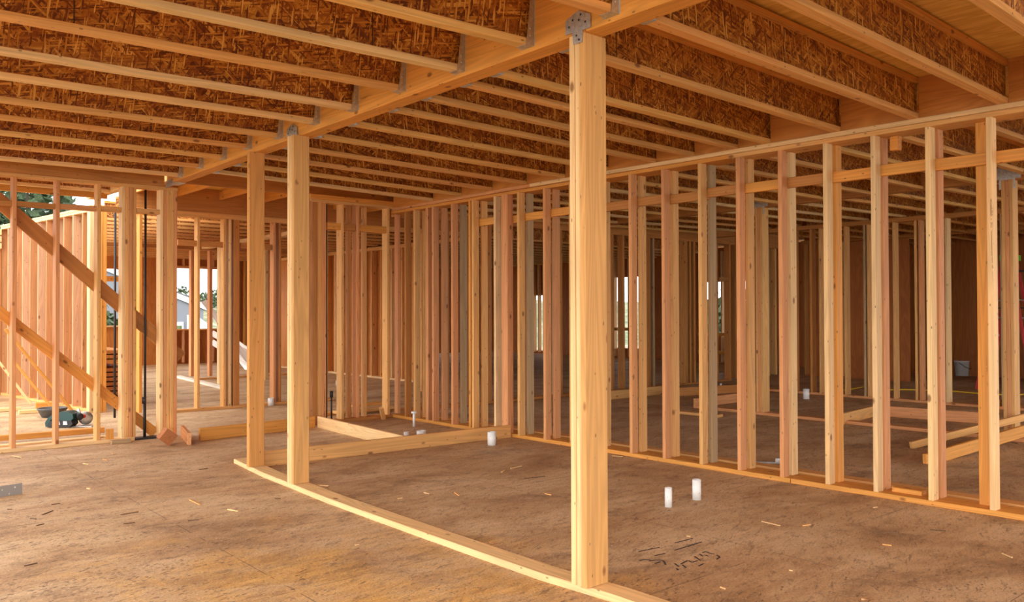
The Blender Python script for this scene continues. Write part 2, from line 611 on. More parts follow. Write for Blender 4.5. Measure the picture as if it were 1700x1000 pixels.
def frame3(origin, x, y):
    x = Vector(x).normalized()
    z = x.cross(Vector(y)).normalized()
    y = z.cross(x)
    return Matrix(((x.x, y.x, z.x, origin[0]), (x.y, y.y, z.y, origin[1]), (x.z, y.z, z.z, origin[2]), (0, 0, 0, 1)))


def pick(*tones):
    return random.choice(tones)


def jit(t, s=0.06):
    k = 1 + random.uniform(-s, s)
    return tuple(min(1, c * k * (1 + random.uniform(-s, s) * 0.35)) for c in t)

# ------------------------------------------------------------------ shell


def struct(o):
    o['kind'] = 'structure'
    return o


struct(boxmesh('floor', [((-3.5, 27), (-5.3, 25), (-0.25, 0))], FLOOR))
# subfloor deck overhead (plywood grain runs along x), three building bays
ce = Matrix(((0, 0, 1, 0), (1, 0, 0, 0), (0, 1, 0, 0), (0, 0, 0, 1)))     # local z -> world x
CZ0, CZ1 = 3.165, 3.185


def deck(name, x0, x1, y0, y1, z0=CZ0, z1=CZ1):
    return struct(boxmesh(name, [((y0, y1), (z0, z1), (x0, x1))], PLYC, None, (1, 1, 1), ce))




def jt(x, y):
    zl = 3.175 + max(0, y - 2.77) * 0.0112
    zr = 3.152
    t = min(1, max(0, (x - 3.1) / 3.2))
    return zl + (zr - zl) * t + 0.0015


for ci, (xa_, xb_) in enumerate(((-1.5, 3.1), (3.1, 6.3), (6.3, 13.3), (13.3, 27))):
    for cj, (ya_, yb_) in enumerate(((-4.5, 2.77), (2.77, 10.02))):
        vs = []
        for dz in (0, 0.02):
            for x in (xa_, xb_):
                for y in (ya_, yb_):
                    vs.append((y, (jt(x, y) if x < 6.31 else 3.2095) + dz, x))
        fs = [(0, 2, 3, 1), (4, 5, 7, 6), (0, 1, 5, 4), (2, 6, 7, 3), (0, 4, 6, 2), (1, 3, 7, 5)]
        me = bpy.data.meshes.new('ceiling')
        me.from_pydata(vs, [], fs)
        bm = bmesh.new(); bm.from_mesh(me)
        bmesh.ops.recalc_face_normals(bm, faces=bm.faces)
        bm.to_mesh(me); bm.free()
        me.materials.append(PLYC)
        struct(link('ceiling_%d' % (ci * 2 + cj + 1), me, ce, PLYC, None, (1, 1, 1)))

deck('ceiling_rear', 3.5, 27, 10.03, 12.6, 3.245, 3.265)
deck('ceiling_back', 4.8, 27, 12.62, 25, 3.245, 3.265)
deck('ceiling_walkway', -1.5, 3.0, 10.02, 11.45, 3.245, 3.265)

# ------------------------------------------------------------------ long stud wall


def w1x(y):
    return 6.36 - 0.03 * y if y < 7 else 6.15


def w1y(px, py=600):
    x = 6.2
    for _ in range(6):
        x = w1x(onx(px, py, x).y)
    return onx(px, py, x).y


WB = Vector((w1x(0.6), 0.6, 0))


def along(name, y0, y1, off0, off1, z0, z1, tint, parent=None, ch=0.004, mat=None):
    """member lying along the long wall between y0 and y1, offset off0..off1 behind its face"""
    c = (off0 + off1) / 2
    return bar(name, (w1x(y0) + c, y0, (z0 + z1) / 2), (w1x(y1) + c, y1, (z0 + z1) / 2), off1 - off0, z1 - z0, (1, 0, 0), mat, parent, tint, ch)


ZT = 2.77
o = along('sole_plate', 0.9, 3.78, 0, 0.235, 0, 0.04, ORG)
tag(o, 'orange sole plate under the long wall, nearer piece at the right', 'plate', 'sole plates of the long wall')
o = along('sole_plate', 3.785, 9.75, 0, 0.235, 0, 0.04, jit(ORG))
tag(o, 'orange sole plate under the long wall, farther piece reaching the corner', 'plate', 'sole plates of the long wall')
o = along('sole_plate', 0.9, 9.75, 0.30, 0.44, 0, 0.04, jit(FIR))
tag(o, 'second sole plate lying just behind the long wall\'s plate', 'plate')
o = along('top_plate', 0.6, 4.35, 0, 0.235, ZT, ZT + 0.037, FIR)
tag(o, 'lower top plate of the long wall, nearer piece at the right', 'plate', 'top plates of the long wall')
o = along('top_plate', 4.352, 9.75, 0, 0.235, ZT, ZT + 0.037, jit(ORG))
tag(o, 'lower top plate of the long wall, farther piece reaching the corner', 'plate', 'top plates of the long wall')
o = along('top_plate', 0.6, 6.9, -0.004, 0.235, ZT + 0.0385, ZT + 0.076, jit(PALE))
tag(o, 'upper top plate of the long wall under the near joists', 'plate', 'top plates of the long wall')
o = along('top_plate', 6.902, 9.75, -0.002, 0.235, ZT + 0.0385, ZT + 0.076, RDD)
tag(o, 'upper top plate of the long wall, pinkish far piece by the corner', 'plate', 'top plates of the long wall')

fpx = [(1640, PALE), (1538.5, PALE), (1447.5, PALE), (1368, PALE), (1292.8, RDD), (1222.7, RDD), (1159.6, FIR), (1098.5, RDD), (1044, RDD),
       (985, FIR), (944.6, FIR), (901.5, RDD), (858.6, FIR), (819.5, PALE), (783, FIR), (748.6, RDD), (716.7, RDD), (686, FIR), (671, BRN)]
fy = []
for i, (px, t) in enumerate(fpx):
    y = w1y(px)
    fy.append(y)
    x = w1x(y) + 0.002
    # px marks the far (left) edge of the narrow face
    o = stud(x, x + 0.089, y - 0.038, y, 0.04, ZT, jit(t))
    tag(o, '%s stud in the front row of the long wall, %s from the right' % (TONEWORD[t], ORD[i]), 'stud', 'studs in the front row of the long wall')
# extra members that double some front studs
ex = [(832, RDD, 0.11, 'wide pinkish jack stud trimming the long wall left of the tall post'), (777.5, ORG, 0.038, 'thin extra stud doubled in the long wall, left of the jack stud'),
      (706, RDD, 0.06, 'pinkish filler stud near the far corner of the long wall')]
for px, t, w, lab in ex:
    y = w1y(px)
    x = w1x(y) + 0.004
    o = stud(x, x + 0.089, y - w, y, 0.04, ZT, jit(t))
    tag(o, lab, 'stud')
bt = [GRY, RDD, RDD, ORG, PALE, FIR, GRY, FIR, FIR, FIR, GRY, RDD, GRY, FIR, FIR, GRY, RDD, FIR, RDD]
by = []
for i, y in enumerate(fy):
    yy = y + random.uniform(-0.004, 0.006)
    if i == 0:
        continue
    by.append((i, yy))
    x = w1x(yy) + 0.138
    o = stud(x, x + 0.089, yy - 0.038, yy, 0.04, ZT, jit(bt[i]))
    tag(o, '%s back-row stud of the long wall, behind its %s front stud from the right' % (TONEWORD[bt[i]], ORD[i]), 'stud', 'studs in the back row of the long wall')
# the flat-turned stud near the right edge of the picture
y = w1y(1610)
x = w1x(y) + 0.137
o = stud(x, x + 0.04, y - 0.10, y, 0.04, ZT, ORG)
tag(o, 'orange stud turned flat, between the first and second front studs of the long wall', 'stud')
# short blocks between the two rows
for k in range(len(by) - 1):
    i, ya = by[k]
    _, yb = by[k + 1]
    if k > 12:
        continue
    z = 2.50 + random.uniform(-0.012, 0.012)
    t = pick(ORG, BRN, BRN, ORG)
    o = along('blocking', ya - 0.03, yb - 0.004, 0.0955, 0.1345, z - 0.043, z + 0.043, jit(t))
    tag(o, '%s horizontal block between the stud rows of the long wall, %s from the right' % (TONEWORD[t], ORD[k + 1]), 'block', 'blocks between the stud rows of the long wall')
o = along('blocking', 0.9, by[0][1] - 0.004, 0.0955, 0.1345, 2.457, 2.543, jit(ORG))
tag(o, 'orange horizontal block in the long wall leaving the frame at the right', 'block')
o = along('blocking', 2.94, 3.0, 0.13, 0.2, 2.66, ZT - 0.001, ORG)
tag(o, 'small orange scrap block hanging under the long wall\'s top plate', 'block')

# ------------------------------------------------------------------ main beam, posts, plate on the floor


def bl(y):
    t = (y - 2.9) / 6.4
    return 2.995 + 0.195 * t, 2.83 + 0.07 * t


BW = 0.135
for (y0, y1, lab) in ((-4.4, 2.93, 'near laminated main beam overhead, passing over the tall front post'), (2.935, 9.84, 'far laminated main beam overhead, running back to the rear wall')):
    (xa, za), (xb, zb) = bl(y0), bl(y1)
    o = bar('beam', (xa + BW / 2, y0, za + 0.155), (xb + BW / 2, y1, zb + 0.155), BW, 0.31, (1, 0, 0), None, None, jit(ORG, 0.02), 0.006)
    tag(o, lab, 'beam', 'lengths of the main beam')


def solve_width(x, y, z, target):
    w = 0.05
    for _ in range(40):
        p = Vector((x + w, y, z)) - EYE
        px = 850 + F * p.dot(R0) / p.dot(R2)
        w += (target - px) * 0.0012
    return w


posts = [((2.997, 2.946), 0.112, 1011, 3, 'tall three-ply front post in the middle of the picture', [PALE, PALE, (0.63, 0.33, 0.105)]),
         ((3.04, 6.28), 0.114, 514, 3, 'three-ply knotty post second along the main beam', [PALE, PALE, (0.63, 0.33, 0.105)]),
         ((3.08, 7.24), 0.055, 439.3, 1, 'single orange post behind the second post on the main beam', [(0.64, 0.29, 0.075)])]
for (x, y), d, pr, n, lab, tn in posts:
    w = solve_width(x, y, 0.04, pr)
    zt = bl(y)[1] - 0.0005
    if n == 1:
        o = stud(x, x + w, y, y + d, 0.04, zt, tn[0], None, 'post')
        tag(o, lab, 'post', 'posts under the main beam')
    else:
        e = empty('post', (x + w / 2, y + d / 2, 0.04))
        tag(e, lab, 'post', 'posts under the main beam')
        for k in range(n):
            a = y + d * (n - 1 - k) / n
            dx = (0.0, 0.004, 0.0)[k]
            bar('ply', (x + w / 2 + dx, a + d / n / 2, 0.04), (x + w / 2 + dx, a + d / n / 2, zt), w, d / n - 0.0015, (1, 0, 0), None, e, jit(tn[k], 0.02), 0.006)

# bowed sole plate on the floor under those posts
lower = [(388, 769), (437, 793), (487, 813), (543, 836), (600, 857), (715, 899), (810, 933), (899, 964.7), (1012, 999), (1100, 1030)]
Lp = [onz(*q) for q in lower]
Lp.append(Lp[-1] + (Lp[-1] - Lp[-2]) * 3)
vs, fs = [], []
for i, p in enumerate(Lp):
    for dx, z in ((0, 0.0), (0, 0.033), (0.005, 0.038), (0.135, 0.038), (0.14, 0.033), (0.14, 0.0)):
        vs.append((p.x + dx - 3.0, p.z + z, p.y - Lp[-1].y))
for i in range(len(Lp) - 1):
    for k in range(6):
        j = (k + 1) % 6
        fs.append((i * 6 + k, i * 6 + j, (i + 1) * 6 + j, (i + 1) * 6 + k))
fs.append(tuple(range(6)))
fs.append(tuple(range((len(Lp) - 1) * 6, len(Lp) * 6))[::-1])
me = bpy.data.meshes.new('sole_plate')
me.from_pydata(vs, [], fs)
me.materials.append(WOOD)
Mz = Matrix(((1, 0, 0, 3.0), (0, 0, 1, Lp[-1].y), (0, 1, 0, 0), (0, 0, 0, 1)))
bm = bmesh.new(); bm.from_mesh(me); bmesh.ops.recalc_face_normals(bm, faces=bm.faces); bm.to_mesh(me); bm.free()
o = link('sole_plate', me, Mz, WOOD, None, jit(PALE, 0.01))
tag(o, 'long bowed sole plate on the floor under the main beam posts', 'plate')

# steel post caps on the beam's left face


def tee_cap(px_l, px_r, y_ref, lab):
    ya = yb = y_ref
    xf = bl(y_ref)[0] - 0.004
    a = onx(px_l, 100, xf).y
    b = onx(px_r, 100, xf).y
    z = bl(y_ref)[1]
    w = a - b
    pts = [(0, 0.012), (0.28 * w, 0.012), (0.32 * w, -0.05), (0.66 * w, -0.05), (0.68 * w, 0.008), (w, 0.008), (w, 0.075), (0.52 * w, 0.115), (0, 0.085)]
    Mx = frame3((xf - 0.001, a, z), (0, -1, 0), (0, 0, 1))
    e = empty('tee_bracket', (xf, a - w / 2, z))
    tag(e, lab, 'post cap', 'steel post caps under the main beam')
    prism('face_plate', pts, 0.004, STEEL, Mx, e)
    for k, (u, v) in enumerate([(0.15, 0.045), (0.3, 0.075), (0.55, 0.065), (0.8, 0.045), (0.62, 0.09), (0.45, -0.01), (0.55, -0.035)]):
        Mn = Mx @ Matrix.Translation((u * w, v, 0.004))
        lathe('nail', [(0.006, 0), (0.006, 0.002), (0.0005, 0.003)], DSTEEL, (0, 0, 0), e, 8, Mn)


tee_cap(940, 981.6, 2.95, 'grey steel T-shaped cap plate on top of the tall front post')
tee_cap(477, 494, 6.33, 'small steel cap plate on top of the second knotty post')
xe, ze = bl(9.84)
e = tag(boxmesh('tee_bracket', [((xe - 0.012, xe - 0.008), (9.62, 9.842), (ze - 0.05, ze + 0.03)), ((xe - 0.012, xe + BW), (9.62, 9.842), (ze - 0.006, ze - 0.001))], STEEL),
        'steel seat where the main beam lands on the rear wall', 'bracket')

# ------------------------------------------------------------------ joists
FW, FH, JD = 0.07, 0.038, 0.302


def ijoist(P, Q, label, group, tone=None):
    """P, Q: centre of the underside at both ends"""
    P, Q = Vector(P), Vector(Q)
    e = empty('joist', P)
    tag(e, label, 'joist', group)
    up = Vector((0, 0, 1))
    t = jit(tone or pick(PALE, FIR, FIR, (0.78, 0.44, 0.14)), 0.05)
    bar('bottom_flange', P + up * FH / 2, Q + up * FH / 2, FH, FW, (0, 0, 1), None, e, t, 0.003)
    bar('web', P + up * (FH - 0.008 + (JD - 2 * FH + 0.016) / 2), Q + up * (FH - 0.008 + (JD - 2 * FH + 0.016) / 2), JD - 2 * FH + 0.016, 0.011, (0, 0, 1), OSB, e, None, 0)
    bar('top_flange', P + up * (JD - FH / 2), Q + up * (JD - FH / 2), FH, FW, (0, 0, 1), None, e, jit(ORG, 0.05), 0.003)
    return e


def hanger(xf, yc, zb, side, label, group):
    """sheet-steel U hanger on a beam face at xf, joist on the side side (-1 left, +1 right)"""
    s = side
    w = FW / 2 + 0.002
    e = empty('joist_hanger', (xf, yc, zb))
    tag(e, label, 'joist hanger', group)
    xa, xb = sorted((xf, xf + s * 0.058))
    t = 0.0025
    boxmesh('seat', [((xa, xb), (yc - w, yc + w), (zb - t, zb - 0.0003))], STEEL, e)
    # tapering side straps plus the nailing flanges lying on the beam
    for sy in (-1, 1):
        yy = yc + sy * w
        pts = [(0, -t), (0.058, -t), (0.05, 0.06), (0.026, 0.27), (0, 0.27)]
        Mx = frame3((xf, yy + (0 if sy > 0 else -t), zb), (s, 0, 0), (0, 0, 1))
        if s > 0:
            Mx = Mx @ Matrix.Translation((0, 0, -t if sy > 0 else -t))
        prism('side_strap', pts, t, STEEL, Mx, e)
        ya, yb = sorted((yy, yy + sy * 0.034))
        xx = sorted((xf + s * 0.0003, xf + s * t))
        boxmesh('nailing_flange', [(tuple(xx), (ya, yb), (zb, zb + 0.27))], STEEL, e)
    # speed prong / nail heads
    for z in (0.05, 0.09):
        lathe('nail', [(0.006, 0), (0.006, 0.003), (0.0005, 0.004)], STEEL, (xf + s * 0.03, yc - w - t, zb + z), e, 8, Matrix.Rotation(math.pi / 2, 4, 'X'))
    return e


hg = [(1010, 30), (872, 82), (760, 123), (664, 155), (587, 186), (524, 208), (464, 231.5), (413, 249), (372, 266), (334, 280.5), (300.5, 295)]
for i, q in enumerate(hg):
    x = 3.0
    for _ in range(6):
        p = onx(*q, x)
        x = bl(p.y)[0]
    yc, zb = p.y - FW / 2, p.z + 0.001
    drift = 0.05
    lab = '%s joist left of the main beam, counted from the front' % ORD[i]
    ijoist((x - 0.004, yc, zb), (-1.45, yc + drift * (x + 1.45), zb), 'wood I-joist left of the main beam, %s from the front' % ORD[i], 'joists left of the main beam')
    hanger(x, yc, zb, -1, 'galvanised hanger at the end of the %s joist left of the main beam' % ORD[i], 'joist hangers left of the main beam')

rights = [1.51, 2.11, 2.707, 3.305, 3.922, 4.239, 4.695, 5.133, 5.738, 6.34, 6.94, 7.54, 8.14, 8.74]
rj = []
for i, y in enumerate(rights):
    x = bl(y)[0] + BW
    zb = 2.838 + 0.004 * i
    yw = y + 0.095
    yc = y - FW / 2
    xw = w1x(yw) + 0.05
    zw = ZT + 0.0765
    # the joist end rests on the long wall's top plate
    ijoist((x + 0.004, yc, max(zb, bl(y)[1] + 0.004)), (xw, yw - FW / 2, zw), 'wood I-joist right of the main beam, %s from the front' % ORD[i], 'joists right of the main beam')
    hanger(x, yc, max(zb, bl(y)[1] + 0.004), 1, 'galvanised hanger at the beam end of the %s joist right of the main beam' % ORD[i], 'joist hangers right of the main beam')
    rj.append(yw - FW / 2)
rj = [0.85] + rj + [9.74]
for i in range(len(rj) - 1):
    ya, yb = rj[i] + FW / 2 + 0.002, rj[i + 1] - FW / 2 - 0.002
    if i == len(rj) - 2:
        yb = 9.7
    o = along('plywood_blocking', ya, yb, 0.012, 0.035, ZT + 0.0768, ZT + 0.0768 + 0.312, (1, 1, 1), None, 0, PLY)
    tag(o, 'plywood blocking panel on the long wall\'s top plate, %s bay from the front' % ORD[i], 'panel', 'plywood blocking panels on the long wall')

# ------------------------------------------------------------------ rear-left wall (W2)
Y2 = 9.86
o = beamx('sole_plate', 0.9, 2.87, Y2, Y2 + 0.14, 0, 0.04, PALE)
tag(o, 'pale sole plate of the rear-left stud wall, on the floor', 'plate')
o = beamx('top_plate', 0.9, 3.335, Y2 - 0.004, Y2 + 0.14, 2.835, 2.873, FIR)
tag(o, 'thin lower top plate of the rear-left stud wall', 'plate')
o = beamx('header', 0.9, 3.185, Y2, Y2 + 0.14, 2.8735, 3.16, BRN)
tag(o, 'deep brown header beam above the rear-left stud wall', 'beam')
w2 = [(1.27, PALE), (1.67, RDD), (2.07, RDD), (2.475, FIR)]
for i, (x, t) in enumerate(w2):
    o = stud(x, x + 0.04, Y2 + 0.002, Y2 + 0.138, 0.04, 2.835, jit(t, 0.03))
    tag(o, '%s stud of the rear-left wall, %s from the left' % (TONEWORD[t], ORD[i]), 'stud', 'studs of the rear-left wall')
for x0, n, lab, tn in ((2.73, 4, 'four-ply built-up post in the rear-left wall, left of the black rod', [PALE, FIR, RDD, FIR]),
                       (3.14, 5, 'five-ply built-up post where the main beam meets the rear wall', [PALE, RDD, FIR, FIR, RDD])):
    e = empty('post', (x0 + n * 0.02, Y2 + 0.07, 0))
    tag(e, lab, 'post', 'built-up posts in the rear-left wall')
    for k in range(n):
        dy = random.uniform(-0.004, 0.006)
        z0 = 0.04 if x0 < 3 else 0.0
        stud(x0 + k * 0.0385, x0 + k * 0.0385 + 0.0375, Y2 + 0.003 + dy, Y2 + 0.138 + dy, z0, 2.835, jit(tn[k], 0.05), e, 'ply')
xs = [1.31, 1.67], [1.71, 2.07], [2.11, 2.475], [2.515, 2.73], [2.885, 3.14]
for i, (a, b) in enumerate(xs):
    t = (BRN, BRN, RDD, FIR, FIR)[i]
    o = beamx('blocking', a + 0.001, b - 0.001, Y2 + 0.01, Y2 + 0.1, 2.53 + 0.006 * i, 2.582 + 0.006 * i, jit(t))
    tag(o, '%s flat block between studs of the rear-left wall, %s from the left' % (TONEWORD[t], ORD[i]), 'block', 'blocks of the rear-left wall')


def rod(x, y, z0, z1, r, lab, coupler=None):
    if coupler:
        e = empty('threaded_rod', (x, y, z0))
        tag(e, lab, 'rod', 'threaded hold-down rods')
        lathe('shaft', [(r, z0), (r, z1)], DSTEEL, (x, y, 0), e, 10)
        lathe('coupler', [(r * 2.2, coupler[0]), (r * 2.2, coupler[1])], DSTEEL, (x, y, 0), e, 6)
        return e
    o = lathe('threaded_rod', [(r, z0), (r, z1)], DSTEEL, (x, y, 0), None, 10)
    return tag(o, lab, 'rod', 'threaded hold-down rods')


rod(3.015, Y2 + 0.12, 0.0, 2.834, 0.0135, 'tall black threaded rod between the built-up posts of the rear-left wall')
rod(2.985, Y2 + 0.05, 0.0, 0.46, 0.011, 'short black anchor rod with coupler beside the tall rod, rear-left wall', (0.40, 0.475))
rod(3.29, 12.2, 0.0, 2.82, 0.016, 'distant black rod seen through the rear-left studs, left of the four-ply post')
o = beamx('anchor_plate', 2.88, 3.13, Y2 + 0.0, Y2 + 0.14, 0.0005, 0.022, (1, 1, 1), None, DSTEEL, 0.002)
tag(o, 'dark steel anchor strip on the floor between the built-up posts', 'plate')

# diagonal braces behind the rear-left studs
yb_ = Y2 + 0.16
o = bar('brace', ony(-60, 283, yb_), ony(300, 594, yb_), 0.15, 0.036, (0, 0, 1), None, None, BRN)
tag(o, 'upper brown diagonal brace crossing the rear-left studs', 'brace', 'diagonal braces behind the rear-left wall')
o = bar('brace', ony(-60, 472, yb_), ony(257, 719, yb_), 0.11, 0.036, (0, 0, 1), None, None, ORG)
tag(o, 'lower orange diagonal brace crossing the rear-left studs down to the floor', 'brace', 'diagonal braces behind the rear-left wall')

# scrap and lumber at the foot of that wall
e = bar('wood_block', (3.03, 9.22, 0.093), (3.03, 9.33, 0.10), 0.135, 0.14, (0.62, 0, 0.78), None, None, (0.42, 0.15, 0.05), 0.003)
tag(e, 'reddish brown offcut block tilted on its edge at the foot of the five-ply post', 'wood block')
o = bar('wood_block', (2.62, 9.90, 0.04), (2.62, 9.90, 0.15), 0.07, 0.05, (1, 0, 0), None, None, ORG)
tag(o, 'small orange block standing beside the four-ply post', 'wood block')
o = beamx('wood_block', 2.60, 2.80, 9.74, 9.80, 0, 0.04, GRY)
tag(o, 'grey offcut lying in front of the four-ply post', 'wood block')
o = bar('plank', (0.9, 10.62, 0.066), (2.72, 10.52, 0.066), 0.09, 0.06, (0, 1, 0), None, None, ORG)
tag(o, 'orange plank on the floor just behind the rear-left wall, farther of two', 'plank', 'planks behind the rear-left wall')
o = bar('plank', (0.9, 10.25, 0.02), (2.72, 10.2, 0.02), 0.13, 0.038, (0, 1, 0), None, None, PALE)
tag(o, 'pale flat plank on the floor just behind the rear-left wall, nearer of two', 'plank', 'planks behind the rear-left wall')

# ------------------------------------------------------------------ boards on edge on the floor
bd = [((3.27, 7.38), (6.165, 7.245), FIR, 0.14, 'long orange board on edge, from the posts to the long wall'),
      ((4.80, 7.33), (4.915, 9.43), PALE, 0.14, 'pale board on edge receding from the long orange board'),
      ((3.41, 9.34), (4.87, 9.46), ORG, 0.14, 'rough-edged board on edge behind the second post, parallel to the rear wall'),
      ((3.22, 9.12), (3.38, 9.80), RDD, 0.13, 'pinkish short board on edge beside the five-ply post')]
for a, b, t, h, lab in bd:
    o = bar('board', (a[0], a[1] + 0.02, h / 2), (b[0], b[1] + 0.02, h / 2), h, 0.038, (0, 0, 1), None, None, t)
    tag(o, lab, 'board', 'boards set on edge on the floor')

# ------------------------------------------------------------------ rear wall right of the posts (W3)
Y3 = 9.70


def x3(px):
    return ony(px, 600, Y3).x


o = beamx('top_plate', 4.95, 6.33, Y3, Y3 + 0.14, 2.835, 2.873, FIR)
tag(o, 'lower top plate of the rear-right wall meeting the long wall\'s corner', 'plate')
o = beamx('top_plate', 4.93, 6.33, Y3 - 0.003, Y3 + 0.14, 2.8735, 2.935, jit(ORG))
tag(o, 'upper top plate of the rear-right wall under the last joist', 'plate')
o = beamx('sole_plate', 4.94, 6.15, Y3, Y3 + 0.14, 0, 0.04, BRN)
tag(o, 'dirty sole plate of the rear-right wall at the inner corner', 'plate')
e = empty('post', (x3(528), Y3 + 0.07, 0.04))
tag(e, 'brown built-up post of the rear-right wall beside the second knotty post', 'post')
xa, xb = x3(505), x3(542.5)
n = 5
for k in range(n):
    w = (xb - xa) / n
    stud(xa + k * w, xa + k * w + w - 0.002, Y3 + 0.002 + random.uniform(0, 0.008), Y3 + 0.138, 0.04, 2.835, jit((BRN, RDD, BRN, FIR, RDD)[k]), e, 'ply')
w3 = [(563.5, 580, FIR), (589.5, 606, RDD), (640, 655, FIR)]
for i, (a, b, t) in enumerate(w3):
    xl_ = x3(a) + 0.055
    o = stud(x3(a) + 0.03, x3(a) + 0.07, Y3 + 0.002, Y3 + 0.138, 0.04, 2.835, jit(t))
    tag(o, '%s stud of the rear-right wall, %s right of its built-up post' % (TONEWORD[t], ORD[i]), 'stud', 'studs of the rear-right wall')
for i, (a, t) in enumerate([(582, BRN), (608, FIR), (664, RDD)]):
    xx = x3(a)
    o = stud(xx, xx + 0.04, Y3 + 0.05, Y3 + 0.139, 0.04, 2.835, jit(t))
    tag(o, '%s companion stud set back in the rear-right wall, %s from the left' % (TONEWORD[t], ORD[i]), 'stud', 'set-back studs of the rear-right wall')
for i, (a, b) in enumerate([(543.5, 564), (567, 589), (593, 640)]):
    o = beamx('blocking', x3(a) + 0.01, x3(b) + 0.024, Y3 + 0.02, Y3 + 0.11, 2.50, 2.585, jit((ORG, BRN, ORG)[i]))
    tag(o, 'horizontal block between studs of the rear-right wall, %s from the left' % ORD[i], 'block', 'blocks of the rear-right wall')
rod(x3(548), Y3 + 0.1, 0.0, 2.834, 0.0125, 'tall rusty rod in the rear-right wall beside its built-up post')
rod(x3(553.5), Y3 + 0.05, 0.0, 0.40, 0.011, 'short rusty anchor rod with black coupler in the rear-right wall', (0.33, 0.41))
o = bar('wood_block', (5.93, 9.58, 0.005), (5.84, 9.50, 0.17), 0.05, 0.05, (1, 0, 0), None, None, FIR)
tag(o, 'small tan offcut leaning against the rear-right wall near the corner', 'wood block')
for i, (a, b, y, z, t) in enumerate([(5.2, 6.6, 10.5, 0.02, ORG), (5.6, 6.5, 10.3, 0.06, FIR), (5.9, 6.45, 10.42, 0.115, ORG)]):
    o = beamx('board', a, b, y - 0.07, y + 0.07, z - 0.02, z + 0.018, jit(t))
    tag(o, ('lowest', 'middle', 'topmost')[i] + ' loose board on the floor behind the rear-right wall', 'board', 'loose boards behind the rear-right wall')

# ------------------------------------------------------------------ pipes


def pipe(px, py, wpx, top_py, lab, cap=False, group='white pipe stubs'):
    p = onz(px, py)
    dep = (p - EYE).dot(R2)
    r = wpx / F * dep / 2
    zt = (py - top_py) / F * dep
    x, y = p.x, p.y + r
    if cap:
        e = empty('pipe', (x, y, 0))
        tag(e, lab, 'pipe', group)
        lathe('tube', [(r, 0), (r, zt - 0.02)], PVC, (x, y, 0), e, 14)
        lathe('cap', [(r * 2.2, zt - 0.025), (r * 2.2, zt)], PVC, (x, y, 0), e, 14)
        return e
    o = lathe('pipe', [(r, 0), (r, zt), (r * 0.84, zt), (r * 0.84, zt - min(0.12, zt * 0.5)), (0.0004, zt - min(0.12, zt * 0.5))], PVC, (x, y, 0), None, 24)
    return tag(o, lab, 'pipe', group)


pipe(1114.5, 843, 12, 811, 'thinner white pipe stub on the open floor, left of the pair')
pipe(1162.5, 831, 14.3, 797.5, 'wider white pipe stub on the open floor, right of the pair')
pipe(821, 740, 14.3, 718, 'stained white pipe stub in front of the long orange board\'s right end')
pipe(688.5, 709, 4.2, 683.5, 'thin white capped pipe near the inner corner', True)
pipe(677, 727, 9, 718, 'low white pipe stub just behind the long orange board, left one')
pipe(704, 725, 16, 716, 'wide low white pipe stub just behind the long orange board, right one')
pipe(1343, 663, 10, 646.5, 'white pipe stub seen through the long wall on the dark floor')
pipe(452, 674, 10, 661.5, 'white capped stub on the floor seen between the two far posts')
pipe(559, 642, 2.2, 632, 'tiny white pipe stub far behind the rear-right wall')
pipe(1198, 652, 3, 637, 'slim white pipe far beyond the long wall, by a window')
pipe(1274.5, 651, 4, 642, 'white pipe stub far beyond the long wall, right of a post')

# ------------------------------------------------------------------ walkway behind the rear walls and the wall beyond (W4)
Y4 = 12.2
o = beamx('header', 3.55, 9.3, Y4, Y4 + 0.09, 2.895, 3.243, BRN)
tag(o, 'dark red header beam across the wall behind the walkway', 'beam')
o = beamx('top_plate', 3.55, 9.3, Y4 - 0.01, Y4 + 0.14, 2.82, 2.894, FIR)
tag(o, 'top plate under the dark red header behind the walkway', 'plate')
o = beamx('sole_plate', 3.9, 6.6, Y4, Y4 + 0.14, 0, 0.04, FIR)
tag(o, 'sole plate of the wall behind the walkway', 'plate')
w4 = [(231, ORG), (327.5, FIR), (371, FIR), (380, PALE), (388, BRN), (454, RDD), (463, BRN), (541, FIR), (606, BRN), (700, FIR)]
for i, (px, t) in enumerate(w4):
    xx = ony(px, 600, Y4).x
    o = stud(xx, xx + (0.04 if i != 4 else 0.09), Y4 + 0.002, Y4 + 0.138, 0.04, 2.82, jit(t))
    tag(o, '%s stud of the wall behind the walkway, %s from the left' % (TONEWORD[t], ORD[i]), 'stud', 'studs of the wall behind the walkway')
for i, (a, b) in enumerate([(296, 327), (332, 371), (400, 452)]):
    o = beamx('blocking', ony(a, 600, Y4).x, ony(b, 600, Y4).x, Y4 + 0.02, Y4 + 0.11, 2.40, 2.48, jit(BRN))
    tag(o, 'horizontal block in the wall behind the walkway, %s from the left' % ORD[i], 'block', 'blocks of the wall behind the walkway')
# short joists over the walkway with hangers
for i, xx in enumerate([3.55, 4.12, 4.73, 5.34, 5.95, 6.6, 7.2, 7.8]):
    o = beamy('joist', Y2 + 0.145, Y4 - 0.002, xx, xx + 0.04, 3.10, 3.24, jit(ORG))
    tag(o, 'short solid joist over the walkway, %s from the left' % ORD[i], 'joist', 'solid joists over the walkway')
o = beamx('rim_board', 3.35, 9.3, Y2 + 0.1, Y2 + 0.142, 2.95, 3.15, BRN)
tag(o, 'rim board carrying the short joists over the walkway', 'board')
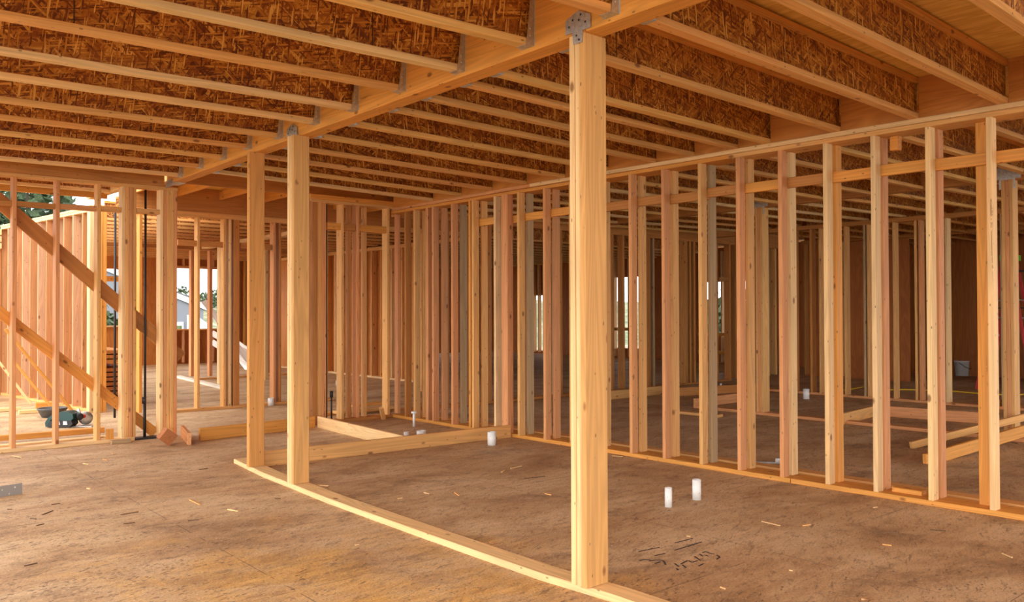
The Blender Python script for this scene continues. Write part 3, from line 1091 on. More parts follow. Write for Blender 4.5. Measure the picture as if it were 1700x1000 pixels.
# I-joists over the walkway's open left end
for i, y in enumerate([10.55, 11.2]):
    ijoist((-1.45, y, 2.93), (2.98, y, 2.93), 'wood I-joist over the open left end of the walkway, %s one' % ('nearer', 'farther')[i], 'joists over the open end of the walkway', PALE)
o = beamx('rim_board', -1.45, 2.98, 11.4, 11.44, 2.88, 3.24, ORG)
tag(o, 'orange rim board closing the walkway\'s open left end', 'board')
o = bar('beam', (3.05, 10.1, 3.02), (2.95, 12.1, 3.02), 0.09, 0.16, (1, 0, 0), None, None, PALE)
tag(o, 'pale beam end over the walkway above the four-ply post', 'beam')

# ------------------------------------------------------------------ rooms behind
# left sheathed wall with studs on its outer face
LX = [(2.72, 16.83), (3.2, 13.2)]


def lx(y):
    return 2.72 + (16.83 - y) / 3.63 * 0.48


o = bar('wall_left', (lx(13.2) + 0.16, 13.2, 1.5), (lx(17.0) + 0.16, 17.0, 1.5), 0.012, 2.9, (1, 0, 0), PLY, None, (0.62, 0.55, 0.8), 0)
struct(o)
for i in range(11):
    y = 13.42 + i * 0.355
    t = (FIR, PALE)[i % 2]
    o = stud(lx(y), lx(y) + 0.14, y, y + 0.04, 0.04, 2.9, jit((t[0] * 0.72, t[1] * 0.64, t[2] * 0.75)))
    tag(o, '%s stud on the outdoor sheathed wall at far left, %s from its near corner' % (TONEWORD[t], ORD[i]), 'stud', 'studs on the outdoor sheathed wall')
for k, z in enumerate((2.9, 2.94)):
    o = bar('top_plate', (lx(13.2) + 0.07, 13.2, z + 0.02), (lx(17.0) + 0.07, 17.0, z + 0.02), 0.14, 0.038, (1, 0, 0), None, None, PALE)
    tag(o, ('lower', 'upper')[k] + ' pale top plate on the outdoor sheathed wall', 'plate', 'top plates on the outdoor sheathed wall')
o = bar('sole_plate', (lx(13.2) + 0.07, 13.2, 0.02), (lx(17.0) + 0.07, 17.0, 0.02), 0.14, 0.038, (1, 0, 0), None, None, FIR)
tag(o, 'sole plate of the outdoor sheathed wall at far left', 'plate')
e = empty('post', (3.28, 13.1, 0))
tag(e, 'thick built-up corner post at the end of the outdoor sheathed wall', 'post')
for k in range(4):
    stud(3.17 + k * 0.058, 3.17 + k * 0.058 + 0.057, 13.02 + (k % 2) * 0.008, 13.17, 0, 2.98, jit((PALE, FIR, ORG, ORG)[k]), e, 'ply')
struct(boxmesh('wall_end', [((0.2, 2.7), (16.95, 16.97), (0, 2.55))], PLY, None, (0.85, 0.85, 1.1)))
for i, z in enumerate((2.56, 2.68, 2.8)):
    o = beamx('plate', 0.2, 2.7, 16.9, 17.04, z, z + 0.1, jit(PALE))
    tag(o, ('lowest', 'middle', 'topmost')[i] + ' pale plate above the outdoor end wall at far left', 'plate', 'plates above the outdoor end wall')
# boards leaning against the outdoor sheathed wall
ln = [((0, 548), (50, 592), (128, 690), FIR), ((-10, 585), (27, 612), (82, 664), ORG), ((-5, 600), (30, 634), (52, 660), PALE), ((20, 560), (60, 610), (95, 660), FIR)]
lean = [((20, 560), (126, 690)), ((-12, 520), (46, 585)), ((26, 604), (85, 665)), ((-10, 590), (51, 660))]
for i, (a, b) in enumerate(lean):
    B = onz(*b, 0.03)
    B = Vector((B.x * 0.93, B.y * 0.93, 0.03)) if i > 1 else B
    y1 = B.y + 0.25
    A = ony(*a, B.y + 0.1) if i != 1 else ony(*a, B.y)
    o = bar('board', B, A + (A - B) * 0.1, 0.09, 0.038, (0, 1, 0.2), None, None, jit((ORG, FIR, ORG, PALE)[i]))
    tag(o, 'loose stick slanting down by the outdoor sheathed wall, %s from the right' % ORD[i], 'board', 'slanting sticks by the outdoor sheathed wall')

# far party line walls seen through the rear-right wall
X7 = 9.55
struct(boxmesh('wall_middle', [((X7 + 0.145, X7 + 0.157), (14.2, 21.0), (0, 2.82))], PLY, None, (0.9, 0.85, 0.8)))
for i in range(11):
    y = 14.3 + i * 0.406
    t = (ORG, FIR, PALE)[i % 3]
    o = stud(X7, X7 + 0.14, y, y + 0.04, 0.04, 2.78, jit(t))
    tag(o, '%s stud on the deep middle wall behind the rear-right wall, %s from its near end' % (TONEWORD[t], ORD[i]), 'stud', 'studs on the deep middle wall')
o = beamy('top_plate', 12.4, 21, X7, X7 + 0.14, 2.78, 2.855, FIR)
tag(o, 'top plate running along the deep middle wall', 'plate')
o = beamy('sole_plate', 14.2, 21, X7, X7 + 0.14, 0, 0.04, PALE)
tag(o, 'sole plate of the deep middle wall', 'plate')
# white-lit plate on the floor and its studs
o = bar('sole_plate', (6.42, 19.0, 0.02), (6.08, 15.4, 0.02), 0.14, 0.04, (1, 0, 0), None, None, (0.85, 0.75, 0.6))
tag(o, 'pale plate on the far floor leading to the window opening', 'plate')
for i, (px, y, t) in enumerate([(317, 18.5, RDD), (347.5, 18.3, RDD), (364.5, 16.1, PALE), (440, 16.4, PALE), (444, 18.3, RDD)]):
    xx = ony(px, 600, y).x
    o = stud(xx, xx + 0.07, y, y + 0.14, 0.04, 2.80, jit(t))
    tag(o, '%s stud standing in the far rear room, %s from the left' % (TONEWORD[t], ORD[i]), 'stud', 'studs of the far rear room')
o = beamx('sole_plate', 6.52, 9.4, 17.9, 18.04, 0, 0.04, FIR)
tag(o, 'sole plate crossing the far rear room', 'plate')
o = beamx('top_plate', 3.4, 9.4, 17.9, 18.04, 2.78, 2.85, BRN)
tag(o, 'brown beam crossing the far rear room at ceiling height', 'beam')

# far exterior wall with a window opening
YF = 24.0


def xf_(px):
    return ony(px, 500, YF).x


xl, xr = xf_(287), xf_(366)
struct(boxmesh('wall_back', [((xl, xr), (YF, YF + 0.015), (0, 0.98)), ((xl, xr), (YF, YF + 0.015), (2.76, 3.24)),
                             ((xr, 16.0), (YF, YF + 0.015), (0, 3.24)), ((16.0, 17.0), (YF, YF + 0.015), (0, 0.3)), ((16.0, 17.0), (YF, YF + 0.015), (2.6, 3.24)), ((17.0, 19.5), (YF, YF + 0.015), (0, 3.24)), ((4.2, xf_(150)), (YF, YF + 0.015), (0, 3.24)),
                             ((xf_(215), xl), (YF, YF + 0.015), (0, 3.24)), ((xf_(150), xf_(215)), (YF, YF + 0.015), (0, 1.1)),
                             ((xf_(150), xf_(215)), (YF, YF + 0.015), (2.62, 3.24))], PLY, None, (0.85, 0.75, 0.7)))
o = beamx('window_sill', xl, xr, YF - 0.15, YF - 0.001, 0.94, 0.98, ORG)
tag(o, 'wooden sill plate of the far window opening', 'sill')
o = beamx('header', xl, xr, YF - 0.15, YF - 0.001, 2.69, 2.76, RDD)
tag(o, 'header over the far window opening', 'beam')
for i, px in enumerate((288, 301, 325, 350, 367, 390, 402, 415)):
    xx = xf_(px)
    if 287 < px < 366:
        o = stud(xx, xx + 0.05, YF - 0.14, YF - 0.001, 2.76, 3.05, jit(RDD))
        o.name = 'cripple_stud'
        tag(o, 'short cripple stud above the far window opening, %s from the left' % ORD[i - 1], 'stud', 'cripple studs above the far window')
        o = stud(xx, xx + 0.05, YF - 0.14, YF - 0.001, 0.04, 0.94, jit(RDD))
        o.name = 'cripple_stud'
        tag(o, 'short cripple stud under the far window opening, %s from the left' % ORD[i - 1], 'stud', 'cripple studs under the far window')
    else:
        o = stud(xx, xx + 0.06, YF - 0.14, YF - 0.001, 0.04, 3.05, jit(ORG))
        tag(o, ('tall stud left of the far window opening' if i == 0 else 'tall stud right of the far window opening, %s away' % ORD[i - 4]), 'stud', 'tall studs beside the far window')
o = beamx('window_sill', xf_(150), xf_(215), YF - 0.15, YF - 0.001, 1.06, 1.1, PALE)
tag(o, 'sill plate of the far-left window opening seen past the braces', 'sill')
o = beamx('crossbar', xf_(150), xf_(215), YF - 0.1, YF - 0.02, 2.28, 2.42, ORG)
tag(o, 'flat rail across the far-left window opening', 'rail')

# joists over the rear room
for i in range(17):
    y = 12.72 + i * 0.61
    ijoist((3.6, y, 2.868), (X7 + 0.05, y, 2.868), 'wood I-joist over the rear room, %s from the front' % ORD[i], 'joists over the rear room', FIR)
o = beamy('beam', 12.4, 18.0, 6.55, 6.69, 2.80, 2.866, PALE)
tag(o, 'pale flush beam under the rear room\'s joists', 'beam')
for i in range(17):
    y = 12.72 + i * 0.61
    ijoist((X7 + 0.2, y, 2.868), (17.5, y, 2.868), 'wood I-joist over the rear room right of the deep middle wall, %s from the front' % ORD[i], 'joists over the right rear room', FIR)
# leaning white boards under the far window
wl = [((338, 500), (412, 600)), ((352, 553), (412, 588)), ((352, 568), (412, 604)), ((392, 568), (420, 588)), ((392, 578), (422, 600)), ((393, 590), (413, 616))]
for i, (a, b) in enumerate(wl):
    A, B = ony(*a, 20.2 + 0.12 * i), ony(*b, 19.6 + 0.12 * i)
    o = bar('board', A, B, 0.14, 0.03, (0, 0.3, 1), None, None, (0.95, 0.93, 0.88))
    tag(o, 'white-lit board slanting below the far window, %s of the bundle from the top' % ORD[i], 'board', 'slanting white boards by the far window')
# rubbish under the far window
for i, (px, py, sx, sy, sz, t) in enumerate([(303, 601, 0.7, 0.3, 0.12, BRN), (312, 599, 0.5, 0.35, 0.2, FIR), (342, 597, 0.5, 0.3, 0.25, GRY)]):
    p = onz(px, py)
    o = bar('wood_block', (p.x, p.y, sz / 2), (p.x + sx, p.y + 0.15, sz / 2), sz, sy, (0, 0, 1), None, None, t)
    tag(o, 'scrap lumber heaped under the far window opening, %s from the left' % ORD[i], 'wood block', 'scrap under the far window')

# lumber stack behind the rear-left studs
bx0, by0 = 3.62, 14.2
ws = [3.3, 4.55]
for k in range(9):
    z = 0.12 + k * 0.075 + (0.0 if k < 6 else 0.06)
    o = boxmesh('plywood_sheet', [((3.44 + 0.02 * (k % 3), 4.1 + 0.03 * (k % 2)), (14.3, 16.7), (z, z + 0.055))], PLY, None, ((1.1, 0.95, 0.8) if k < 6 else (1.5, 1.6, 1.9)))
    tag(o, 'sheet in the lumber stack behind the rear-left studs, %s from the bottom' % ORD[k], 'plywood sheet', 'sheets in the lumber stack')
for i, x in enumerate((3.55, 3.95)):
    o = beamy('wood_block', 14.3, 16.7, x, x + 0.09, 0, 0.119, BRN)
    tag(o, ('left', 'right')[i] + ' sleeper under the lumber stack behind the rear-left studs', 'wood block', 'sleepers under the lumber stack')

# ------------------------------------------------------------------ room beyond the long wall
XB = 10.08
o = beamy('beam', 0.9, 9.9, XB + 0.02, XB + 0.155, 2.86, 3.16, BRN)
tag(o, 'laminated beam overhead in the room beyond the long wall', 'beam')
o = beamy('sole_plate', 0.9, 7.65, XB - 0.02, XB + 0.12, 0, 0.04, RDD)
tag(o, 'sole plate under the posts in the room beyond the long wall', 'plate')
for i, (px, y) in enumerate([(1253.5, 6.50), (1684, 3.38)]):
    e = empty('post', (XB + 0.07, y, 0.04))
    tag(e, ('three-ply post beyond the long wall, seen right of its sixth stud', 'three-ply post beyond the long wall, cut by the right frame edge')[i], 'post', 'posts beyond the long wall')
    for k in range(3):
        stud(XB, XB + 0.155, y + k * 0.039, y + k * 0.039 + 0.0375, 0.04, 2.86, jit((FIR, RDD, FIR)[k]), e, 'ply')
    Mx = frame3((XB + 0.016, y + 0.20, 2.86), (0, -1, 0), (0, 0, 1))
    o = prism('tee_bracket', [(0, 0.01), (0.06, 0.01), (0.06, -0.1), (0.22, -0.1), (0.22, 0.01), (0.28, 0.01), (0.28, 0.14), (0, 0.14)], 0.003, STEEL, Mx)
    tag(o, ('steel cap plate on the post beyond the long wall, right of its sixth stud', 'steel cap plate on the post at the right frame edge')[i], 'post cap', 'post caps beyond the long wall')
for i in range(15):
    y = 1.35 + i * 0.605
    ijoist((w1x(y) + 0.1, y, 2.848), (XB + 0.018, y, 2.862), 'wood I-joist beyond the long wall, near bay, %s from the front' % ORD[i], 'joists in the near bay beyond the long wall')
for i in range(15):
    y = 1.2 + i * 0.605
    ijoist((XB + 0.157, y, 2.862), (13.35, y, 2.905), 'wood I-joist beyond the long wall, far bay, %s from the front' % ORD[i], 'joists in the far bay beyond the long wall')
X5 = 13.2
o = beamy('top_plate', 0.9, 9.9, X5, X5 + 0.14, 2.83, 2.90, BRN)
tag(o, 'double top plate of the dark partition beyond the long wall', 'plate')
o = beamy('sole_plate', 0.9, 9.2, X5, X5 + 0.14, 0, 0.04, RDD)
tag(o, 'sole plate of the dark partition beyond the long wall', 'plate')
w5 = [(1317, BRN), (1345, BRN), (1360, FIR), (1402, FIR), (1434, GRY), (1440, FIR), (1483, FIR), (1519, FIR), (1526, RDD), (1570, PALE), (1662, GRY), (1668, RDD), (1678, RDD)]
for i, (px, t) in enumerate(w5):
    y = onx(px, 600, X5).y
    o = stud(X5 + 0.002, X5 + 0.138, y - 0.038, y, 0.04, 2.83, jit(t))
    tag(o, '%s stud of the dark partition beyond the long wall, %s from the left' % (TONEWORD[t], ORD[i]), 'stud', 'studs of the dark partition')
# cross wall beyond (W8) with bundles of studs
Y8 = 10.15
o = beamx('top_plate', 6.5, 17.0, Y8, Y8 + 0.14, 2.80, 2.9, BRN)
tag(o, 'top plate of the cross wall at the back of the room beyond the long wall', 'plate')
o = beamx('header', 10.2, 17.0, Y8 + 0.02, Y8 + 0.1, 2.9, 3.16, BRN)
tag(o, 'header of the cross wall at the back of the room beyond the long wall', 'beam')
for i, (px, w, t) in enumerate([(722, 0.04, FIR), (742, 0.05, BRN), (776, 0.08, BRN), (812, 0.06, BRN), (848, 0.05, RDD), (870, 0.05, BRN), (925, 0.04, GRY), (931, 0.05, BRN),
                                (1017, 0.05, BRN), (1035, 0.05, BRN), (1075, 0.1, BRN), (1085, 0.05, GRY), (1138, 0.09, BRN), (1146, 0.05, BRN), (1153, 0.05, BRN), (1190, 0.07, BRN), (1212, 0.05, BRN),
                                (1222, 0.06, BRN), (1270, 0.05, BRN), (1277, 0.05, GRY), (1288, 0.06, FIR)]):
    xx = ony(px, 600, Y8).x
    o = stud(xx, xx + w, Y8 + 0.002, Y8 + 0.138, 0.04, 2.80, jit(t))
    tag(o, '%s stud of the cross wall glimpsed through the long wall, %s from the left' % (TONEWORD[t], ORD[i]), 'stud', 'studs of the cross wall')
o = beamx('sole_plate', 6.5, 14.6, Y8, Y8 + 0.14, 0, 0.04, BRN)
tag(o, 'sole plate of the cross wall at the back of the room beyond', 'plate')
# window framing in the cross wall (right of the greyish stud)
xw0, xw1 = ony(1195.5, 500, Y8).x, ony(1212, 500, Y8).x
o = beamx('header', xw0, xw1, Y8 + 0.02, Y8 + 0.12, 2.05, 2.12, BRN)
tag(o, 'small header over the bright slot in the cross wall', 'beam')
# boards on edge beyond
b2 = [((9.75, 9.28), (11.6, 9.30), FIR, 'board on edge at the back of the room beyond, left one'),
      ((11.3, 8.9), (13.1, 8.45), BRN, 'board on edge at the back of the room beyond, right one'),
      ((10.2, 7.78), (12.3, 7.35), RDD, 'pinkish board on edge beyond the long wall, left of the post'),
      ((10.25, 6.15), (12.9, 5.85), FIR, 'tan board on edge beyond the long wall, right of the post'),
      ((11.35, 5.2), (11.6, 2.9), RDD, 'reddish board on edge beyond the long wall, under the right studs'),
      ((11.75, 5.6), (13.1, 4.7), FIR, 'tan board on edge near the partition at right')]
b2[2] = (tuple(onz(1155, 678)[:2]), tuple(onz(1226, 668)[:2]), RDD, b2[2][3])
b2[3] = (tuple(onz(1398, 706)[:2]), tuple(onz(1452, 692)[:2]), FIR, b2[3][3])
b2[4] = (tuple(onz(1478, 692)[:2]), tuple(onz(1660, 706)[:2]), RDD, b2[4][3])
b2[5] = (tuple(onz(1650, 682)[:2]), tuple(onz(1692, 672)[:2]), FIR, b2[5][3])
for a, b, t, lab in b2:
    o = bar('board', (a[0], a[1] + 0.02, 0.07), (b[0], b[1] + 0.02, 0.07), 0.14, 0.038, (0, 0, 1), None, None, jit(t))
    tag(o, lab, 'board', 'boards on edge beyond the long wall')
a, b = onz(1136, 684), onz(1212, 691)
o = bar('board', (a.x - 0.22, a.y, 0.02), (b.x - 0.22, b.y, 0.02), 0.14, 0.038, (1, 0, 0), None, None, FIR)
tag(o, 'flat board lying on the dark floor in front of the far sole plate', 'board')
# two sticks propped low at lower right
for i, (a, b, w) in enumerate([((1512, 740), (1712, 690), 0.075), ((1535, 765), (1712, 712), 0.12)]):
    A = onz(*a, 0.03)
    B = onx(*b, XB - (0.06 if i == 0 else 0.14))
    o = bar('board', A, B, w, 0.036, (0, 0, 1), None, None, (FIR, ORG)[i])
    tag(o, ('upper thin stick propped up at the lower right beyond the long wall', 'lower wide stick propped up at the lower right beyond the long wall')[i], 'board', 'propped sticks at lower right')

# deep dark rooms at right
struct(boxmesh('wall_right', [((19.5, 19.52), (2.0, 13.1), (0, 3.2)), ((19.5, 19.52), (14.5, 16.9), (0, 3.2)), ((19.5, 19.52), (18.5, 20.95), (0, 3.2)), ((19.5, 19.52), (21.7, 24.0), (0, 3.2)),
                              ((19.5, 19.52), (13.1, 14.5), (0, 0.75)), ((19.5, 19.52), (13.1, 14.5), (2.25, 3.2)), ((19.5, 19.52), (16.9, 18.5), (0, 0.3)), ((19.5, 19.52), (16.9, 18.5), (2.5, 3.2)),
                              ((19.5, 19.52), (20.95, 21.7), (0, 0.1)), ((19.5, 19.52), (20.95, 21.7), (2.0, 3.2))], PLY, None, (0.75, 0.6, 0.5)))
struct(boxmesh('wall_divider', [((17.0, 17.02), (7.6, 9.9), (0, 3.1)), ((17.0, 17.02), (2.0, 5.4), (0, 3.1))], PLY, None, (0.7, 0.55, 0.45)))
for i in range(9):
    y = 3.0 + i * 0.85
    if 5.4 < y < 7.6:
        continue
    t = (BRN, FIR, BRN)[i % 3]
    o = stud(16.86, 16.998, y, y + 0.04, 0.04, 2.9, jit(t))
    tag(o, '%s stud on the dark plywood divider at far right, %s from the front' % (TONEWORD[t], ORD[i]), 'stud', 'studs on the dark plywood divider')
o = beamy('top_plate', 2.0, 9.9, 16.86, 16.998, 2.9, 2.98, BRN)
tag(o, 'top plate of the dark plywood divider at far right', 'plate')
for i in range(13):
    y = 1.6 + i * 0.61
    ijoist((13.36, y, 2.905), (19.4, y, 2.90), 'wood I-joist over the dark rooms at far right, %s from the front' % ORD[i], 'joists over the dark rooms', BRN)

for i, y in enumerate((13.35, 13.75, 17.15, 17.75, 18.2, 21.0, 21.25, 21.5)):
    o = stud(19.34, 19.48, y, y + 0.045, 0.04, 3.1, jit(PALE))
    tag(o, 'sunlit stud at the far right openings glimpsed through the long wall, %s from the right' % ORD[i], 'stud', 'studs at the far right openings')
for i, (ya, yb, z) in enumerate(((13.1, 14.5, 0.75), (16.9, 18.5, 0.85), (13.1, 14.5, 0.25))):
    o = beamy('rail', ya, yb, 19.25, 19.335, z, z + 0.09, jit(ORG))
    tag(o, ('rail under the bright opening seen right of the weathered grey stud', 'rail across the bright opening seen just right of the tall front post', 'lowest rail under the bright opening right of the weathered grey stud')[i], 'rail', 'rails at the far right openings')

# stepladder
Lb = onz(1633, 645)
top = onx(1677, 424, Lb.x)
tz, ay = top.z, top.y
e = empty('stepladder', (Lb.x, ay, 0))
tag(e, 'red fibreglass stepladder with lime green top, far right behind the partition', 'ladder')
fy_, ry_ = Lb.y, ay - 0.42
hw_b, hw_t = 0.28, 0.17
for sx_ in (-1, 1):
    bar('rail', (Lb.x + sx_ * hw_b, fy_, 0), (Lb.x + sx_ * hw_t, ay + 0.05, tz - 0.1), 0.085, 0.03, (0, 1, 0), RED, e, None, 0.004)
    bar('rear_rail', (Lb.x + sx_ * (hw_b - 0.04), ry_, 0), (Lb.x + sx_ * (hw_t - 0.02), ay - 0.05, tz - 0.1), 0.05, 0.025, (0, 1, 0), RED, e, None, 0.003)
    bar('spreader', (Lb.x + sx_ * 0.22, ay + 0.24, tz - 0.95), (Lb.x + sx_ * 0.22, ay - 0.2, tz - 0.95), 0.02, 0.03, (0, 0, 1), BLACK, e, None, 0)
for k in range(6):
    z = 0.32 + k * (tz - 0.5) / 6
    f = z / tz
    hw = hw_b + (hw_t - hw_b) * f
    yc_ = fy_ + (ay + 0.05 - fy_) * f
    boxmesh('step', [((Lb.x - hw, Lb.x + hw), (yc_ - 0.04, yc_ + 0.04), (z, z + 0.025))], STEEL, e)
    if k < 5:
        yr_ = ry_ + (ay - 0.05 - ry_) * f
        boxmesh('rear_rung', [((Lb.x - hw + 0.03, Lb.x + hw - 0.03), (yr_ - 0.012, yr_ + 0.012), (z, z + 0.025))], STEEL, e)
boxmesh('top_cap', [((Lb.x - 0.23, Lb.x + 0.23), (ay - 0.1, ay + 0.1), (tz - 0.1, tz))], LIME, e)
boxmesh('paint_shelf', [((Lb.x - 0.15, Lb.x + 0.15), (ay - 0.25, ay - 0.06), (tz - 0.3, tz - 0.28))], BLACK, e)

# stack of white slabs and a pail beyond
for k in range(6):
    p = onz(1676, 646)
    o = boxmesh('plank', [((p.x + 1.4, p.x + 2.4), (p.y - 0.35, p.y + 0.0), (0.05 + k * 0.12, 0.13 + k * 0.12))], WOOD, None, (0.5, 0.42, 0.35))
    tag(o, 'grey slab in the stack right of the stepladder, %s from the bottom' % ORD[k], 'plank', 'slabs stacked right of the stepladder')
p = onz(1597, 624)
e = empty('bucket', (p.x, p.y, 0))
tag(e, 'small white bucket on the floor of the dark doorway at right', 'bucket')
lathe('pail', [(0.13, 0), (0.15, 0.3), (0.155, 0.3), (0.155, 0.33), (0.14, 0.33), (0.12, 0.02)], PVC, (p.x, p.y, 0), e, 20)
tube('handle', [(p.x - 0.15, p.y, 0.29), (p.x - 0.13, p.y - 0.12, 0.2), (p.x, p.y - 0.18, 0.15), (p.x + 0.13, p.y - 0.12, 0.2), (p.x + 0.15, p.y, 0.29)], 0.006, DSTEEL, e)
# yellow cord
pts = [onz(px, py, 0.012) for px, py in ((1385, 645), (1405, 648), (1432, 643), (1460, 648), (1500, 647), (1540, 648), (1585, 650), (1630, 654), (1680, 656), (1705, 655))]
o = tube('extension_cord', pts, 0.012, YELLOW)
tag(o, 'yellow extension cord along the floor of the dark room beyond', 'cord')

# ------------------------------------------------------------------ power saw, tub, strap
S = onz(112, 709)
sc = (S - EYE).dot(R2) / F
e = empty('circular_saw', S)
tag(e, 'teal circular saw lying on the floor behind the rear-left studs', 'saw')
U = R0.copy(); U.z = 0; U.normalize()
V = Vector((-U.y, U.x, 0))


def sp(u, v, z):
    return S + U * (u * sc) + V * v + Vector((0, 0, z * sc))


SS = Matrix.Scale(sc, 4, (1, 0, 0)) @ Matrix.Scale(sc, 4, (0, 1, 0))
Mb = frame3(sp(-30, 0.06, 2), U, (0, 0, 1)) @ SS
prism('motor_housing', [(18, 11), (16, 17), (19, 22), (27, 25), (38, 25), (46, 21), (47, 14), (43, 10)], 0.17, TEAL, Mb, e)
prism('handle', [(-2, -1), (-3, 6), (2, 14), (10, 20), (20, 23), (21, 19), (13, 15), (6, 10), (4, 5), (4, -1)], 0.07, TEAL, Mb @ Matrix.Translation((0, 0, 0.05)), e)
prism('grip', [(4, -1), (4, 4), (8, 9), (18, 12), (43, 11), (45, 4), (40, -1)], 0.15, BLACK, Mb @ Matrix.Translation((0, 0, 0.01)), e)
for k, u in enumerate((18, 30)):
    prism('vent', [(u, 3), (u, 9), (u + 6, 9), (u + 7, 3)], 0.004, WHITE, Mb @ Matrix.Translation((0, 0, 0.1605)), e)
GM = Matrix.Rotation(math.pi / 2, 4, 'X')
lathe('blade_guard', [(10 * sc, 0), (11 * sc, 0.015), (11 * sc, 0.045), (4 * sc, 0.055)], STEEL, (0, 0, 0), e, 24, Matrix.Translation(sp(21, 0.12, 13)) @ GM)
lathe('motor_cap', [(6 * sc, 0), (6 * sc, 0.06), (3 * sc, 0.08)], BLACK, (0, 0, 0), e, 16, Matrix.Translation(sp(16, 0.03, 17)) @ GM)
lathe('depth_knob', [(3 * sc, 0), (3 * sc, 0.04), (2 * sc, 0.05)], RED, (0, 0, 0), e, 12, Matrix.Translation(sp(22, 0.06, 17)) @ GM)
boxmesh('base_plate', [((-0.12, 0.36), (-0.02, 0.2), (0.0, 0.012))], STEEL, e, None, frame3(sp(-6, 0, 0), U, V))
bar('lever', sp(17, 0.05, 20), sp(14, 0.05, 29), 0.03, 0.02, tuple(U), STEEL, e, None, 0)
T = onz(79, 697)
e = empty('tub', (T.x, T.y + 0.3, 0))
tag(e, 'grey round tub on the floor left of the teal saw', 'tub')
lathe('bowl', [(0.13, 0), (0.18, 0.1), (0.19, 0.105), (0.19, 0.125), (0.17, 0.125), (0.12, 0.02)], GREYPAN, (T.x + 0.12, T.y + 0.3, 0), e, 28)
p = onz(25, 690)
for i, (px, py, L, t) in enumerate([(-12, 685, 0.35, PALE), (31, 688, 0.42, PALE), (59, 678, 0.22, ORG)]):
    p = onz(px, py)
    o = bar('wood_block', (p.x, p.y, 0.03), (p.x + L, p.y - 0.02, 0.03), 0.09 if i < 2 else 0.12, 0.05 if i < 2 else 0.1, (0, 1, 0), None, None, t)
    tag(o, ('pale offcut on the left floor at the frame edge', 'pale thin offcut on the left floor beside the second stud', 'orange offcut block on the left floor behind the tub')[i], 'wood block', 'offcuts on the left floor')
a, b = onz(-40, 833), onz(37, 820)
o = boxmesh('steel_strap', [((0, (b - a).length), (0, 0.004), (0, 0.085))], STRAP, None, None, frame3(a, b - a, Vector((-(b - a).y, (b - a).x, 0))))
tag(o, 'grey punched steel strap on edge on the floor at the left frame edge', 'strap')

# clear bracket scrap by the long wall
p = onz(1268, 776)
o = boxmesh('bracket', [((0, 0.34), (0, 0.06), (0, 0.012)), ((0, 0.03), (0, 0.06), (0, 0.09)), ((0.28, 0.34), (0, 0.06), (0, 0.05))], STEEL, None, None, frame3((p.x + 0.08, p.y + 0.26, 0.0), (0.55, -0.83, 0), (0.83, 0.55, 0)))
tag(o, 'small shiny steel bracket on the floor behind the long wall\'s studs', 'bracket')
a = w1y(1513)
o = along('wood_block', a - 0.02, a + 0.2, 0.10, 0.19, 0.04, 0.075, ORG)
tag(o, 'orange scrap resting on the long wall\'s sole plate between two right studs', 'wood block')

# chips and slivers on the floor
chips = [(1265, 866, 1295, 873), (1333, 873, 1345, 871), (1450, 843, 1456, 842), (755, 818, 762, 823), (660, 828, 668, 827), (704, 818, 712, 820), (1664, 919, 1680, 926),
         (812, 900, 818, 902), (1196, 975, 1204, 978), (1430, 995, 1442, 996), (138, 770, 147, 771), (20, 757, 36, 760), (172, 763, 178, 764), (186, 754, 192, 753),
         (315, 830, 332, 838), (378, 846, 395, 849), (145, 811, 150, 812), (833, 784, 838, 781), (848, 778, 866, 774), (520, 805, 545, 807), (1016, 757, 1034, 758),
         (1465, 904, 1480, 906), (1310, 947, 1316, 948), (905, 820, 915, 822), (590, 905, 596, 904), (1140, 890, 1146, 891), (960, 770, 964, 771)]
for i, (a, b, c, d) in enumerate(chips):
    A, B = onz(a, b, 0.004), onz(c, d, 0.004)
    w = 0.006 + 0.008 * random.random()
    o = bar('wood_chip', A, B, w, 0.007, (R0.x + 0.5, R0.y, 0), None, None, jit(pick(PALE, PALE, FIR)), 0.001)
    tag(o, 'small pale wood chip or sliver lying on the dusty floor', 'wood chip', 'wood chips on the floor')
dk = [(60, 873, 73, 870), (50, 861, 60, 862), (85, 838, 100, 836), (70, 855, 88, 848), (12, 846, 20, 846), (200, 855, 230, 850), (312, 865, 330, 863), (480, 805, 492, 806), (330, 780, 345, 778),
      (40, 940, 62, 935), (205, 870, 224, 868), (456, 828, 466, 828), (1544, 880, 1570, 882), (1680, 735, 1690, 737), (870, 795, 905, 791), (25, 760, 33, 761)]
for i, (a, b, c, d) in enumerate(dk):
    A, B = onz(a, b, 0.003), onz(c, d, 0.003)
    o = bar('wood_splinter', A, B, 0.006, 0.005, (R0.x, R0.y, 0), None, None, (0.13, 0.07, 0.04), 0.001)
    tag(o, 'dark wet splinter of wood lying on the dirty floor', 'splinter', 'dark splinters on the floor')

